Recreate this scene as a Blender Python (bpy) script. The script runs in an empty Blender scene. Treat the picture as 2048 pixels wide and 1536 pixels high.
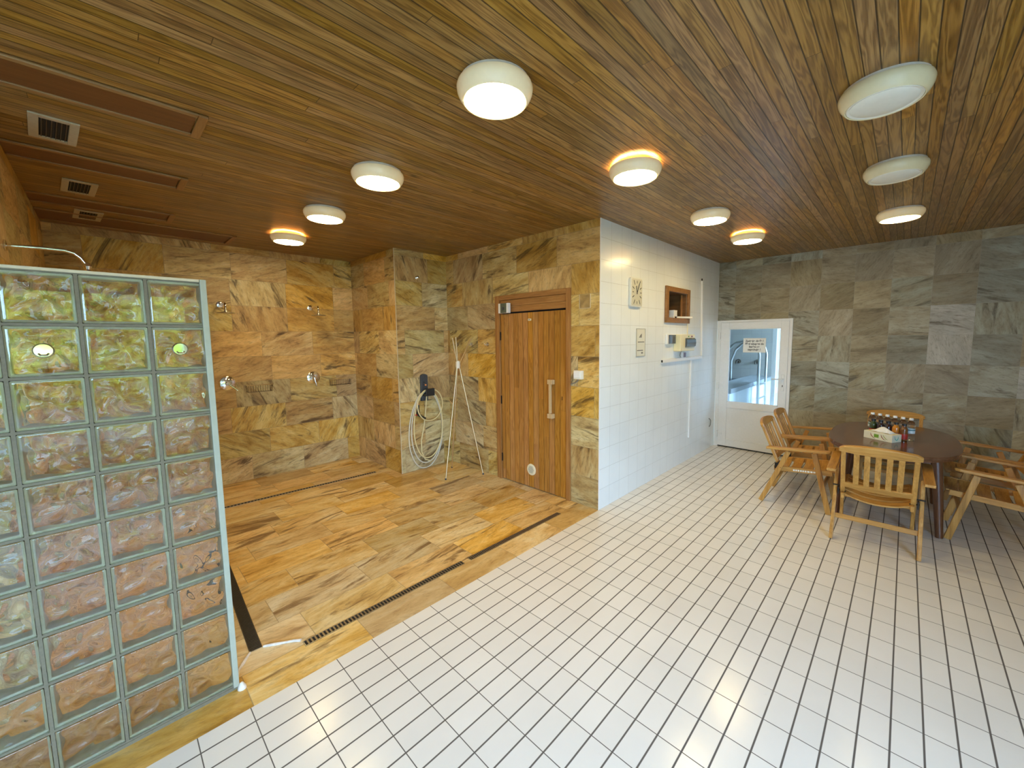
import bpy, bmesh, math, random
from mathutils import Vector, Matrix
from math import sin, cos, pi, radians, hypot, atan2, sqrt
random.seed(7)
S = bpy.context.scene
C = S.collection

# ------------------------------------------------------------------ camera, sky, daylight, exposure
CAM = Vector((-3.349, -2.1719, 1.7461))
def make_camera():
    pitch, roll, yaw, f = -0.0935, -0.0102, 0.7616, 798.997
    fwd = Vector((cos(yaw)*cos(pitch), sin(yaw)*cos(pitch), sin(pitch)))
    right = Vector((sin(yaw), -cos(yaw), 0))
    up = right.cross(fwd)
    r2 = right*cos(roll) + up*sin(roll)
    u2 = -right*sin(roll) + up*cos(roll)
    cam = bpy.data.cameras.new('camera')
    cam.sensor_width = 36; cam.sensor_fit = 'HORIZONTAL'
    cam.lens = f/2048*36
    cam.shift_x = -(1049.07-1024)/2048
    cam.shift_y = (752.33-768)/2048
    cam.clip_start = 0.03; cam.clip_end = 200
    o = bpy.data.objects.new('camera', cam); C.objects.link(o)
    m = Matrix((r2, u2, -fwd)).transposed().to_4x4()
    m.translation = CAM
    o.matrix_world = m
    S.camera = o
make_camera()
S.view_settings.view_transform = 'Standard'
S.view_settings.look = 'None'
S.view_settings.exposure = 0.0
S.view_settings.gamma = 1.0
S.view_settings.use_curve_mapping = False
S.cycles.use_denoising = True
S.cycles.max_bounces = 16; S.cycles.diffuse_bounces = 6; S.cycles.glossy_bounces = 6
S.cycles.transmission_bounces = 14; S.cycles.transparent_max_bounces = 16
S.cycles.sample_clamp_indirect = 6.0

SKY = 35.0
LAMP = 63.0
w = bpy.data.worlds.new('sky'); S.world = w; w.use_nodes = True
bg = w.node_tree.nodes['Background']
bg.inputs[0].default_value = (0.40, 0.66, 1.0, 1); bg.inputs[1].default_value = SKY

def sun(name, energy, col, rot):
    l = bpy.data.lights.new(name, 'SUN'); l.energy = energy; l.color = col; l.angle = radians(2)
    o = bpy.data.objects.new(name, l); C.objects.link(o); o.rotation_euler = rot
sun('sunlight', 14.0, (1, .95, .85), (radians(-42), radians(8), 0))   # from over the roof onto the garden

def portal(name, loc, rot, sx, sy):
    l = bpy.data.lights.new(name, 'AREA'); l.shape = 'RECTANGLE'; l.size = sx; l.size_y = sy
    l.cycles.is_portal = True
    o = bpy.data.objects.new(name, l); C.objects.link(o); o.location = loc; o.rotation_euler = rot
H = 2.885
WX0, WX1, WZ0, WZ1, WY = -5.9, -2.5, 0.5, 2.4, -4.4        # garden window opening
portal('window_daylight', ((WX0+WX1)/2, WY-0.02, (WZ0+WZ1)/2), (radians(90), 0, 0), WX1-WX0, WZ1-WZ0)

# ------------------------------------------------------------------ node helpers
class NT:
    def __init__(s, name):
        s.m = bpy.data.materials.new(name); s.m.use_nodes = True
        s.t = s.m.node_tree; s.n = s.t.nodes; s.b = s.n['Principled BSDF']; s.out = s.n['Material Output']
    def put(s, sock, v):
        if isinstance(v, bpy.types.NodeSocket): s.t.links.new(v, sock)
        elif v is not None:
            try: sock.default_value = v
            except Exception:
                sock.default_value = (v[0], v[1], v[2], 1) if hasattr(v, '__len__') else (v, v, v)
    def math(s, op, a, b=None, c=None):
        n = s.n.new('ShaderNodeMath'); n.operation = op
        s.put(n.inputs[0], a); s.put(n.inputs[1], b); s.put(n.inputs[2], c); return n.outputs[0]
    def add(s, a, b): return s.math('ADD', a, b)
    def sub(s, a, b): return s.math('SUBTRACT', a, b)
    def mul(s, a, b): return s.math('MULTIPLY', a, b)
    def div(s, a, b): return s.math('DIVIDE', a, b)
    def xyz(s, x, y, z=0.0):
        n = s.n.new('ShaderNodeCombineXYZ'); s.put(n.inputs[0], x); s.put(n.inputs[1], y); s.put(n.inputs[2], z); return n.outputs[0]
    def sep(s, v):
        n = s.n.new('ShaderNodeSeparateXYZ'); s.put(n.inputs[0], v); return n.outputs
    def uv(s):
        n = s.n.new('ShaderNodeTexCoord'); return n.outputs['UV']
    def obj(s):
        n = s.n.new('ShaderNodeTexCoord'); return n.outputs['Object']
    def white(s, v, dim='3D'):
        n = s.n.new('ShaderNodeTexWhiteNoise'); n.noise_dimensions = dim
        s.put(n.inputs['W' if dim == '1D' else 'Vector'], v); return n.outputs
    def noise(s, v, scale=1, detail=4, rough=.55, dist=0):
        n = s.n.new('ShaderNodeTexNoise'); s.put(n.inputs['Vector'], v); s.put(n.inputs['Scale'], scale)
        s.put(n.inputs['Detail'], detail); s.put(n.inputs['Roughness'], rough); s.put(n.inputs['Distortion'], dist); return n.outputs
    def voro(s, v, scale=1, feat='F1', rnd=1.0):
        n = s.n.new('ShaderNodeTexVoronoi'); n.feature = feat; s.put(n.inputs['Vector'], v); s.put(n.inputs['Scale'], scale)
        s.put(n.inputs['Randomness'], rnd); return n.outputs
    def ramp(s, f, stops, interp='LINEAR'):
        n = s.n.new('ShaderNodeValToRGB'); n.color_ramp.interpolation = interp
        e = n.color_ramp.elements
        while len(e) < len(stops): e.new(.5)
        for i, (p, c) in enumerate(stops):
            e[i].position = p; e[i].color = (c[0], c[1], c[2], 1) if hasattr(c, '__len__') else (c, c, c, 1)
        s.put(n.inputs[0], f); return n.outputs[0]
    def mix(s, f, a, b, mode='MIX'):
        n = s.n.new('ShaderNodeMix'); n.data_type = 'RGBA'; n.blend_type = mode
        s.put(n.inputs[0], f); s.put(n.inputs[6], a if not (hasattr(a, '__len__') and not isinstance(a, bpy.types.NodeSocket)) else (*a[:3], 1))
        s.put(n.inputs[7], b if not (hasattr(b, '__len__') and not isinstance(b, bpy.types.NodeSocket)) else (*b[:3], 1)); return n.outputs[2]
    def rng(s, v, a, b, c=0.0, d=1.0):
        n = s.n.new('ShaderNodeMapRange'); s.put(n.inputs[0], v)
        for i, x in enumerate((a, b, c, d)): s.put(n.inputs[i+1], x)
        return n.outputs[0]
    def rot(s, v, ang):
        n = s.n.new('ShaderNodeVectorRotate'); n.rotation_type = 'Z_AXIS'; s.put(n.inputs['Vector'], v); s.put(n.inputs['Angle'], ang); return n.outputs[0]
    def vmul(s, v, k):
        n = s.n.new('ShaderNodeVectorMath'); n.operation = 'MULTIPLY'; s.put(n.inputs[0], v); s.put(n.inputs[1], k); return n.outputs[0]
    def vadd(s, v, k):
        n = s.n.new('ShaderNodeVectorMath'); n.operation = 'ADD'; s.put(n.inputs[0], v); s.put(n.inputs[1], k); return n.outputs[0]
    def hsv(s, c, h=.5, sa=1., v=1.):
        n = s.n.new('ShaderNodeHueSaturation'); s.put(n.inputs['Hue'], h); s.put(n.inputs['Saturation'], sa); s.put(n.inputs['Value'], v); s.put(n.inputs['Color'], c); return n.outputs[0]
    def bump(s, h, strength=.3, dist=.01):
        n = s.n.new('ShaderNodeBump'); s.put(n.inputs['Height'], h); s.put(n.inputs['Strength'], strength); s.put(n.inputs['Distance'], dist)
        s.t.links.new(n.outputs[0], s.b.inputs['Normal'])
    def base(s, col, rough=.5, metal=0, spec=None):
        s.put(s.b.inputs['Base Color'], col); s.put(s.b.inputs['Roughness'], rough); s.put(s.b.inputs['Metallic'], metal)
        if spec is not None: s.put(s.b.inputs['Specular IOR Level'], spec)
        return s.m

def plain(name, col, rough=.5, metal=0, var=.06, emit=None, estr=0, scale=40, coat=0):
    t = NT(name)
    nz = t.noise(t.obj(), scale, 3)[0]
    c = t.hsv((*col, 1), .5, 1., t.rng(nz, .3, .7, 1-var, 1+var))
    t.base(c, rough, metal)
    if coat: t.put(t.b.inputs['Coat Weight'], coat)
    if emit: t.put(t.b.inputs['Emission Color'], (*emit, 1)); t.put(t.b.inputs['Emission Strength'], estr)
    return t.m

def tiles(t, w_, h_, joint, offset='none', seed=0.0, u0=0.0, v0=0.0):
    """tile cells from metre UVs: id vector, local coordinates, distance to the joint"""
    u, v, _ = t.sep(t.uv())
    vv = t.div(t.sub(v, v0), h_); row = t.math('FLOOR', vv)
    uu = t.div(t.sub(u, u0), w_)
    if offset == 'random':
        uu = t.add(uu, t.white(t.add(row, seed+.37), '1D')[0])
    col = t.math('FLOOR', uu)
    fu = t.mul(t.math('FRACT', uu), w_); fv = t.mul(t.math('FRACT', vv), h_)
    idv = t.xyz(t.add(col, .5), t.add(row, .5), seed)
    jx, jy = joint if hasattr(joint, '__len__') else (joint, joint)
    du = t.div(t.math('MINIMUM', fu, t.sub(w_, fu)), jx)
    dv = t.div(t.math('MINIMUM', fv, t.sub(h_, fv)), jy)
    d = t.math('MINIMUM', du, dv)
    jm = t.rng(d, .35, .65, 1.0, 0.0)       # 1 in the joint
    return idv, fu, fv, jm

def stone(name, w_, h_, u0=0, v0=0, seed=1.0, palette='warm', offset='random', rough=.42, along=False, joint=.0042):
    t = NT(name)
    idv, fu, fv, jm = tiles(t, w_, h_, joint, offset, seed, u0, v0)
    wn = t.white(idv); r1, g1, b1 = t.sep(wn[1])
    if along: ang = t.mul(t.sub(r1, .5), .5)
    else:     # mostly along the tile, some upright, some slanted
        ang = t.add(t.mul(t.math('GREATER_THAN', r1, .70), pi/2*.95), t.mul(t.sub(g1, .45), 1.0))
    loc = t.rot(t.xyz(fu, fv), ang)
    shift = t.vmul(wn[1], (37., 53., 17.))
    p = t.vadd(t.vmul(loc, (2.6, 7.5, 1.)), shift)
    big = t.noise(p, 1.0, 8, .66, .55)[0]
    p2 = t.vadd(t.vmul(loc, (14., 46., 1.)), shift)
    fine = t.noise(p2, 1.0, 6, .75, .3)[0]
    p3 = t.vadd(t.vmul(loc, (1.7, 9.5, 1.)), t.vmul(wn[1], (91., 13., 7.)))
    streak = t.noise(p3, 1.0, 7, .62, .9)[0]
    if palette == 'warm':
        cA = t.ramp(big, [(.28, (.19, .10, .028)), (.42, (.50, .285, .072)), (.55, (.64, .405, .125)), (.72, (.74, .53, .22))])
        cB = t.ramp(big, [(.28, (.20, .135, .045)), (.42, (.47, .345, .125)), (.58, (.62, .495, .215)), (.75, (.74, .63, .33))])
        dark = (.075, .040, .014)
    elif palette == 'floor':
        cA = t.ramp(big, [(.28, (.34, .175, .045)), (.42, (.64, .385, .115)), (.55, (.76, .505, .185)), (.72, (.83, .64, .32))])
        cB = t.ramp(big, [(.28, (.36, .235, .10)), (.42, (.66, .475, .21)), (.58, (.76, .605, .33)), (.75, (.82, .70, .46))])
        dark = (.19, .095, .030)
    else:
        cA = t.ramp(big, [(.28, (.17, .125, .062)), (.42, (.30, .24, .135)), (.58, (.385, .32, .195)), (.75, (.47, .41, .28))])
        cB = t.ramp(big, [(.28, (.15, .145, .10)), (.42, (.27, .26, .185)), (.58, (.35, .345, .255)), (.75, (.45, .44, .35))])
        dark = (.10, .078, .040)
    tone = t.math('MULTIPLY_ADD', t.sub(big, .5), 1.2, b1)
    c = t.mix(t.rng(tone, .42, 1.0), cA, cB)
    c = t.hsv(c, .5, t.rng(g1, 0, 1, .85, 1.12), t.rng(t.white(t.vadd(idv, (3.3, 1.7, 9.1)))[0], 0, 1, .78, 1.16))
    if palette == 'grey':   # a few pale tiles
        pale = t.math('GREATER_THAN', t.white(t.vadd(idv, (11.3, 5.7, 2.1)))[0], .95)
        c = t.mix(t.mul(pale, .75), c, t.ramp(big, [(.3, (.42, .40, .34)), (.7, (.62, .60, .54))]))
    sm = t.mul(t.rng(streak, .555, .65), t.math('MULTIPLY_ADD', t.math('GREATER_THAN', b1, .30 if palette != 'grey' else .6), .7, .15))
    c = t.mix(sm, c, dark)
    c = t.mix(t.mul(t.rng(fine, .50, .72), .62 if palette != 'floor' else .45), c, dark)
    jc = (.30, .22, .12) if palette != 'grey' else (.33, .31, .24)
    if palette == 'floor': jc = (.36, .25, .13)
    c = t.mix(t.mul(jm, .75), c, jc)
    t.base(c, t.rng(fine, .3, .7, rough-.08, rough+.1))
    t.bump(t.sub(t.add(t.mul(big, .5), t.mul(fine, .5)), t.mul(jm, .7)), .22, .006)
    return t.m

def glaze(name, w_, h_, joint, col, jcol, u0=0, v0=0, rough=.18, var=.03, jstr=1.0, wear=True):
    t = NT(name)
    idv, fu, fv, jm = tiles(t, w_, h_, joint, 'none', 2.0, u0, v0)
    r = t.white(idv)[0]
    u = t.uv()
    smudge = t.noise(u, 2.3, 5, .6)[0]
    spots = t.noise(u, 23., 3, .6)[0]
    c = t.hsv((*col, 1), .5, 1., t.add(t.rng(r, 0, 1, 1-var, 1+var), t.rng(smudge, .3, .7, -.03, .03)))
    if wear: c = t.mix(t.rng(spots, .68, .8, 0, .25), c, (col[0]*.72, col[1]*.70, col[2]*.66))
    c = t.mix(t.mul(jm, jstr), c, jcol)
    t.base(c, t.math('MULTIPLY_ADD', jm, .7, t.rng(smudge, .3, .7, rough-.03, rough+.06) if wear else rough))
    t.put(t.b.inputs['Specular IOR Level'], t.math('MULTIPLY_ADD', jm, -.48, .5))
    return t.m

def planks(name, w_, L, cols, u0=0, v0=0, seed=3.0, rough=.38, groove=.0045, knots=.5, end=True, vary=1.0, contrast=1.0):
    t = NT(name)
    u, v, _ = t.sep(t.uv())
    vv = t.div(t.sub(v, v0), w_); row = t.math('FLOOR', vv); fv = t.mul(t.math('FRACT', vv), w_)
    ro = t.white(t.add(row, seed), '1D')
    uu = t.add(t.div(t.sub(u, u0), L), t.mul(ro[0], 1.0)); col = t.math('FLOOR', uu); fu = t.mul(t.math('FRACT', uu), L)
    idv = t.xyz(t.add(col, .5), t.add(row, .5), seed); wn = t.white(idv); r1, g1, b1 = t.sep(wn[1])
    sh = t.vmul(wn[1], (41., 67., 23.))
    p = t.vadd(t.xyz(t.mul(u, 1.3), t.mul(fv, 18.)), sh)
    warp = t.noise(p, 1.0, 3, .5, .6)[0]
    rings = t.math('SINE', t.mul(t.add(warp, t.mul(fv, 2.0)), 46.))
    grain = t.noise(t.vadd(t.xyz(t.mul(u, 6.), t.mul(fv, 260.)), sh), 1.0, 4, .6)[0]
    f = t.add(t.mul(t.rng(rings, -1, 1), .38), t.mul(grain, .62))
    f = t.math('MULTIPLY_ADD', t.sub(f, .5), contrast, .5)
    c = t.ramp(f, [(.2, cols[0]), (.5, cols[1]), (.8, cols[2])])
    c = t.hsv(c, t.rng(g1, 0, 1, .5-.004*vary, .5+.004*vary), t.rng(b1, 0, 1, 1-.1*vary, 1+.08*vary), t.rng(r1, 0, 1, 1-.26*vary, 1+.2*vary))
    blotch = t.noise(t.xyz(t.mul(u, .9), t.mul(v, 1.6)), 1.0, 3)[0]
    c = t.hsv(c, .5, 1., t.rng(blotch, .3, .7, .88, 1.1))
    if knots:
        kv = t.voro(t.vadd(t.xyz(t.mul(u, 2.4), t.mul(v, .42/w_)), (5., 3., 0.)), 1.0)
        kd = t.add(kv['Distance'], t.mul(t.sub(warp, .5), .08))
        gate = t.math('GREATER_THAN', t.sep(kv['Color'])[0], 1-knots)
        k = t.mul(t.rng(kd, .045, .085, 1.0, 0.0), gate)
        halo = t.mul(t.rng(kd, .07, .20, .35, 0.0), gate)
        c = t.mix(t.math('MAXIMUM', t.mul(k, .85), halo), c, tuple(x*.28 for x in cols[0]))
    du = t.math('MINIMUM', fv, t.sub(w_, fv))
    gm = t.rng(du, groove*.35, groove*.75, 1.0, 0.0)
    if end:
        de = t.math('MINIMUM', fu, t.sub(L, fu)); gm = t.math('MAXIMUM', gm, t.rng(de, .001, .0022, .8, 0.0))
    c = t.mix(t.mul(gm, .85), c, tuple(x*.16 for x in cols[0]))
    t.base(c, t.rng(grain, .3, .7, rough-.06, rough+.1))
    t.bump(t.sub(t.mul(grain, .25), gm), .4, .004)
    return t.m

def wood(name, axis, cols, rough=.4, scale=1.0):
    """grain running along a local axis of the piece"""
    t = NT(name)
    k = [26.*scale]*3; k['xyz'.index(axis)] = 1.6*scale
    o = t.obj()
    n1 = t.noise(t.vmul(o, tuple(k)), 1.0, 5, .6, .8)[0]
    n2 = t.noise(t.vmul(o, tuple(x*4 for x in k)), 1.0, 3, .6)[0]
    f = t.add(t.mul(n1, .65), t.mul(n2, .35))
    c = t.ramp(f, [(.3, cols[0]), (.5, cols[1]), (.7, cols[2])])
    t.base(c, rough); t.bump(n2, .12, .003)
    return t.m

# ------------------------------------------------------------------ mesh helpers
class MB:
    def __init__(s): s.v = []; s.f = []; s.uv = {}
    def face(s, idx): s.f.append(tuple(idx))
    def quad(s, p0, p1, p2, p3, uvs=None):
        i = len(s.v); s.v += [tuple(p) for p in (p0, p1, p2, p3)]
        if uvs: s.uv[len(s.f)] = uvs
        s.f.append((i, i+1, i+2, i+3)); return s
    def box(s, c, d, rot=None):
        c = Vector(c); i = len(s.v)
        for sx in (-.5, .5):
            for sy in (-.5, .5):
                for sz in (-.5, .5):
                    p = Vector((sx*d[0], sy*d[1], sz*d[2]))
                    if rot is not None: p = rot @ p
                    s.v.append(tuple(c+p))
        for q in ((0, 1, 3, 2), (4, 6, 7, 5), (0, 4, 5, 1), (2, 3, 7, 6), (0, 2, 6, 4), (1, 5, 7, 3)):
            s.f.append(tuple(i+k for k in q))
        return s
    def span(s, a, b):
        a, b = Vector(a), Vector(b); d = b-a
        return s.box((a+b)/2, (abs(d.x), abs(d.y), abs(d.z)))
    def beam(s, p, q, w_, h_, up=(0, 0, 1), w2=None, h2=None):
        """bar from p to q, w_ sideways, h_ along 'up'"""
        p, q = Vector(p), Vector(q); d = (q-p).normalized(); up = Vector(up)
        side = d.cross(up).normalized(); u = side.cross(d).normalized()
        i = len(s.v); w2 = w2 or w_; h2 = h2 or h_
        for P, a, b in ((p, w_, h_), (q, w2, h2)):
            for sx, sy in ((-.5, -.5), (.5, -.5), (.5, .5), (-.5, .5)):
                s.v.append(tuple(P + side*sx*a + u*sy*b))
        s.f += [(i+3, i+2, i+1, i), (i+4, i+5, i+6, i+7)]
        for k in range(4): s.f.append((i+k, i+(k+1) % 4, i+4+(k+1) % 4, i+4+k))
        return s
    def tube(s, pts, r, seg=10, closed=False, caps=True):
        pts = [Vector(p) for p in pts]; n = len(pts); rs = r if hasattr(r, '__len__') else [r]*n
        i0 = len(s.v); prev = None
        for k, p in enumerate(pts):
            a = pts[(k-1) % n] if (closed or k > 0) else p
            b = pts[(k+1) % n] if (closed or k < n-1) else p
            d = (b-a).normalized()
            if prev is None:
                ref = Vector((0, 0, 1)) if abs(d.z) < .9 else Vector((1, 0, 0))
                u = d.cross(ref).normalized()
            else: u = (prev - d*prev.dot(d)).normalized()
            prev = u; vv = d.cross(u)
            for j in range(seg):
                t = 2*pi*j/seg; s.v.append(tuple(p + u*cos(t)*rs[k] + vv*sin(t)*rs[k]))
        m = n if closed else n-1
        for k in range(m):
            for j in range(seg):
                a = i0+k*seg+j; b = i0+k*seg+(j+1) % seg; c = i0+((k+1) % n)*seg+(j+1) % seg; d = i0+((k+1) % n)*seg+j
                s.f.append((a, b, c, d))
        if caps and not closed:
            s.f.append(tuple(i0+j for j in reversed(range(seg)))); s.f.append(tuple(i0+(n-1)*seg+j for j in range(seg)))
        return s
    def lathe(s, prof, seg=32, M=None):
        """profile of (r, z); closed where r = 0"""
        i0 = len(s.v); rings = []
        for r, z in prof:
            if r < 1e-6:
                rings.append([len(s.v)]); P = Vector((0, 0, z)); s.v.append(tuple(M @ P if M else P))
            else:
                row = []
                for j in range(seg):
                    t = 2*pi*j/seg; P = Vector((r*cos(t), r*sin(t), z)); row.append(len(s.v)); s.v.append(tuple(M @ P if M else P))
                rings.append(row)
        for a, b in zip(rings, rings[1:]):
            for j in range(seg):
                k = (j+1) % seg
                if len(a) == 1 and len(b) > 1: s.f.append((a[0], b[j], b[k]))
                elif len(b) == 1 and len(a) > 1: s.f.append((a[j], a[k], b[0]))
                elif len(a) > 1: s.f.append((a[j], a[k], b[k], b[j]))
        return s
    def prism(s, outline, axis, a, b):
        """2-D outline extruded along an axis from a to b"""
        n = len(outline); i = len(s.v)
        for t in (a, b):
            for x, y in outline:
                s.v.append({'x': (t, x, y), 'y': (x, t, y), 'z': (x, y, t)}[axis])
        s.f.append(tuple(i+k for k in reversed(range(n)))); s.f.append(tuple(i+n+k for k in range(n)))
        for k in range(n): s.f.append((i+k, i+(k+1) % n, i+n+(k+1) % n, i+n+k))
        return s
    def strip(s, top, thick):
        """curved board: rows of (left, right) points, thickened downward along a vector"""
        th = Vector(thick); i = len(s.v); n = len(top)
        for a, b in top:
            a, b = Vector(a), Vector(b)
            s.v += [tuple(a), tuple(b), tuple(b+th), tuple(a+th)]
        s.f += [(i, i+1, i+2, i+3), tuple(i+4*(n-1)+k for k in (3, 2, 1, 0))]
        for k in range(n-1):
            for j in range(4): s.f.append((i+4*k+j, i+4*(k+1)+j, i+4*(k+1)+(j+1) % 4, i+4*k+(j+1) % 4))
        return s
    def build(s, name, m, parent=None, bevel=0, smooth=False, loc=None, fix=True):
        me = bpy.data.meshes.new(name); me.from_pydata(s.v, [], s.f)
        if s.uv:
            l = me.uv_layers.new(name='UVMap')
            for fi, uvs in s.uv.items():
                for li, q in zip(me.polygons[fi].loop_indices, uvs): l.data[li].uv = q
        if fix:
            b = bmesh.new(); b.from_mesh(me); bmesh.ops.recalc_face_normals(b, faces=b.faces[:]); b.to_mesh(me); b.free()
        me.materials.append(m)
        o = bpy.data.objects.new(name, me); C.objects.link(o)
        if parent: o.parent = parent
        if loc: o.location = loc
        if smooth:
            for p in me.polygons: p.use_smooth = True
            md = o.modifiers.new('edges', 'EDGE_SPLIT'); md.split_angle = radians(40)
        if bevel:
            md = o.modifiers.new('bevel', 'BEVEL'); md.width = bevel; md.segments = 2; md.limit_method = 'ANGLE'; md.angle_limit = radians(35)
        return o

def tag(o, label=None, cat=None, group=None, kind=None):
    if label: o['label'] = label
    if cat: o['category'] = cat
    if group: o['group'] = group
    if kind: o['kind'] = kind
    return o
def thing(name, label, cat, loc=(0, 0, 0), rz=0, group=None):
    o = bpy.data.objects.new(name, None); C.objects.link(o); o.location = loc; o.rotation_euler = (0, 0, rz)
    o.empty_display_size = .1
    return tag(o, label, cat, group)
def struct(name, mb, m, label=None, parent=None, **k):
    o = mb.build(name, m, parent, **k)
    if not parent: tag(o, label, None, None, 'structure')
    return o
def copy_tree(o, parent=None):
    c = o.copy(); C.objects.link(c)
    if parent: c.parent = parent
    for ch in list(o.children): copy_tree(ch, c)
    return c
def facing(loc, normal):
    """matrix that takes +Z to normal"""
    z = Vector(normal).normalized(); q = z.to_track_quat('Z', 'Y'); m = q.to_matrix().to_4x4(); m.translation = Vector(loc); return m

def uvq(mb, o, du, dv, lu, lv, u0=0, v0=0):
    """rectangle with metre UVs"""
    o, du, dv = Vector(o), Vector(du), Vector(dv)
    return mb.quad(o, o+du*lu, o+du*lu+dv*lv, o+dv*lv, [(u0, v0), (u0+lu, v0), (u0+lu, v0+lv), (u0, v0+lv)])

# ------------------------------------------------------------------ materials
M = {}
M['stone_back'] = stone('slate_look_tile_back', .6, .312, seed=3.0)
M['stone_side'] = stone('slate_look_tile_side', .6, .312, seed=8.0)
M['stone_sauna'] = stone('slate_look_tile_sauna', .6, .312, seed=15.0)
M['stone_floor'] = stone('slate_look_floor_tile', .6, .312, v0=-.062, seed=21.0, palette='floor', rough=.33, along=True)
M['stone_far'] = stone('greenish_stone_tile', .353, .345, u0=.114-.353, v0=.016, seed=33.0, palette='grey', offset='none', rough=.5, joint=.0022)
M['white_floor'] = glaze('white_floor_tile', .2, .1062, (.0042, .0075), (.80, .77, .71), (.13, .115, .10), u0=.0069, v0=-.0952, rough=.2, var=.025)
M['white_wall'] = glaze('white_wall_tile', .2, .2085, .0035, (.81, .84, .82), (.46, .46, .42), v0=0.0, rough=.2, var=.012, jstr=.8, wear=False)
M['pool_tile'] = glaze('pool_room_tile', .2, .2, .004, (.40, .37, .33), (.28, .26, .24), rough=.2)
M['ceiling'] = planks('ceiling_board', .0565, 3.1, ((.140, .066, .014), (.275, .142, .033), (.39, .218, .058)), v0=-.899, knots=.42, rough=.34)
M['cream'] = plain('cream_plaster', (.78, .74, .64), .8)
M['door_board'] = planks('sauna_door_board', .078, 3.0, ((.22, .080, .014), (.44, .195, .038), (.57, .29, .072)), u0=-.4, v0=.41, seed=5.0, rough=.4, groove=.0042, knots=.12, end=False, vary=.6, contrast=.55)
M['pine_y'] = wood('varnished_pine_across', 'y', ((.21, .085, .02), (.37, .165, .042), (.48, .245, .075)))
M['pine_z'] = wood('varnished_pine_upright', 'z', ((.20, .08, .02), (.35, .155, .04), (.46, .23, .07)))
M['pine_x'] = wood('varnished_pine_along', 'x', ((.20, .08, .02), (.35, .155, .04), (.46, .23, .07)))
M['pale_wood'] = wood('pale_handle_wood', 'z', ((.42, .27, .12), (.55, .38, .19), (.63, .46, .26)))
M['frame_dark'] = wood('brown_frame_wood', 'y', ((.16, .07, .018), (.27, .125, .034), (.35, .175, .055)))
OIL = ((.28, .125, .025), (.50, .25, .055), (.66, .375, .11))
for a in 'xyz': M['oil_'+a] = wood('oiled_chair_wood_'+{'x': 'across', 'y': 'along', 'z': 'upright'}[a], a, OIL, .32)
M['table_top'] = wood('dark_table_laminate', 'x', ((.075, .030, .014), (.125, .055, .027), (.185, .088, .046)), .16, .6)
M['table_leg'] = wood('dark_reddish_table_wood', 'z', ((.075, .026, .010), (.13, .050, .019), (.19, .078, .03)), .35)
M['panel_red'] = wood('reddish_panel_board', 'x', ((.105, .036, .010), (.15, .054, .015), (.19, .074, .022)), .45, .5)
M['panel_trim'] = wood('panel_trim_wood', 'x', ((.17, .085, .026), (.28, .15, .05), (.36, .21, .08)), .45)
M['chrome'] = plain('chrome', (.82, .82, .80), .08, 1.0, 0)
M['steel'] = plain('brushed_steel', (.62, .61, .58), .28, 1.0, .05)
M['dark_steel'] = plain('dark_grate_steel', (.10, .085, .065), .4, .7, .1)
M['slot'] = plain('drain_slot', (.012, .010, .008), .8)
M['grate'] = plain('grate_bar_steel', (.34, .28, .20), .35, .8, .08)
M['stand_metal'] = plain('champagne_metal', (.74, .60, .36), .42, 1.0, .03)
M['white_plastic'] = plain('white_plastic', (.83, .82, .78), .3, 0, .02)
M['pvc'] = plain('white_door_plastic', (.84, .83, .79), .28, 0, .02)
M['ivory'] = plain('ivory_plastic', (.80, .72, .48), .35, 0, .02)
M['yellow_ivory'] = plain('yellowed_box_plastic', (.84, .75, .45), .35, 0, .02)
M['black'] = plain('black_plastic', (.018, .018, .018), .35, 0, .1)
M['dark_grey'] = plain('dark_grey_plastic', (.05, .055, .06), .3, 0, .1)
M['smoked'] = plain('smoked_window_plastic', (.07, .085, .10), .12, 0, .05)
M['black_metal'] = plain('black_hinge_metal', (.03, .028, .025), .4, .6)
M['caulk'] = plain('white_caulk', (.72, .64, .56), .6, 0, .12)
M['edge_alu'] = plain('pale_edge_profile', (.40, .40, .31), .4, .1, .03)
M['cream_trim'] = plain('cream_tile_trim', (.62, .52, .34), .4, 0, .04)
M['mortar'] = plain('grey_block_mortar', (.185, .15, .095), .6, 0, .1, scale=90)
M['hose'] = plain('pale_yellow_hose', (.74, .62, .31), .35, 0, .05)
M['hose_grey'] = plain('greyed_hose', (.66, .62, .48), .35, 0, .05)
M['red'] = plain('red_plastic', (.45, .05, .03), .4)
M['orange_dot'] = plain('orange_plastic', (.75, .28, .10), .4)
M['paper'] = plain('white_paper', (.86, .84, .76), .7, 0, .01)
M['ink'] = plain('black_ink', (.02, .02, .02), .6)
M['grey_ink'] = plain('grey_ink', (.22, .21, .18), .6)
M['clock_face'] = plain('pale_clock_face', (.56, .54, .43), .4, 0, .02)
M['clock_case'] = plain('white_clock_case', (.72, .71, .64), .25, 0, .02)
M['niche_wood'] = wood('dark_niche_wood', 'y', ((.10, .045, .014), (.17, .08, .026), (.23, .115, .042)))
M['tissue'] = plain('white_tissue', (.86, .85, .80), .9, 0, .02)
M['box_card'] = plain('cream_box_card', (.80, .76, .55), .55, 0, .03)
M['green_print'] = plain('green_print', (.18, .36, .03), .5)
M['brown_print'] = plain('brown_print', (.28, .07, .03), .5)
M['olive_print'] = plain('olive_print', (.30, .33, .06), .5)
M['teal_print'] = plain('teal_print', (.05, .40, .30), .5)
M['label_white'] = plain('pale_bottle_label', (.62, .72, .74), .4)
M['label_blue'] = plain('dark_teal_label_band', (.08, .20, .22), .4)
M['label_red'] = plain('red_bottle_label', (.42, .03, .02), .4)
M['switch_rim'] = plain('switch_white', (.84, .80, .68), .3, 0, .02)
M['leaf'] = None

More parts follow.
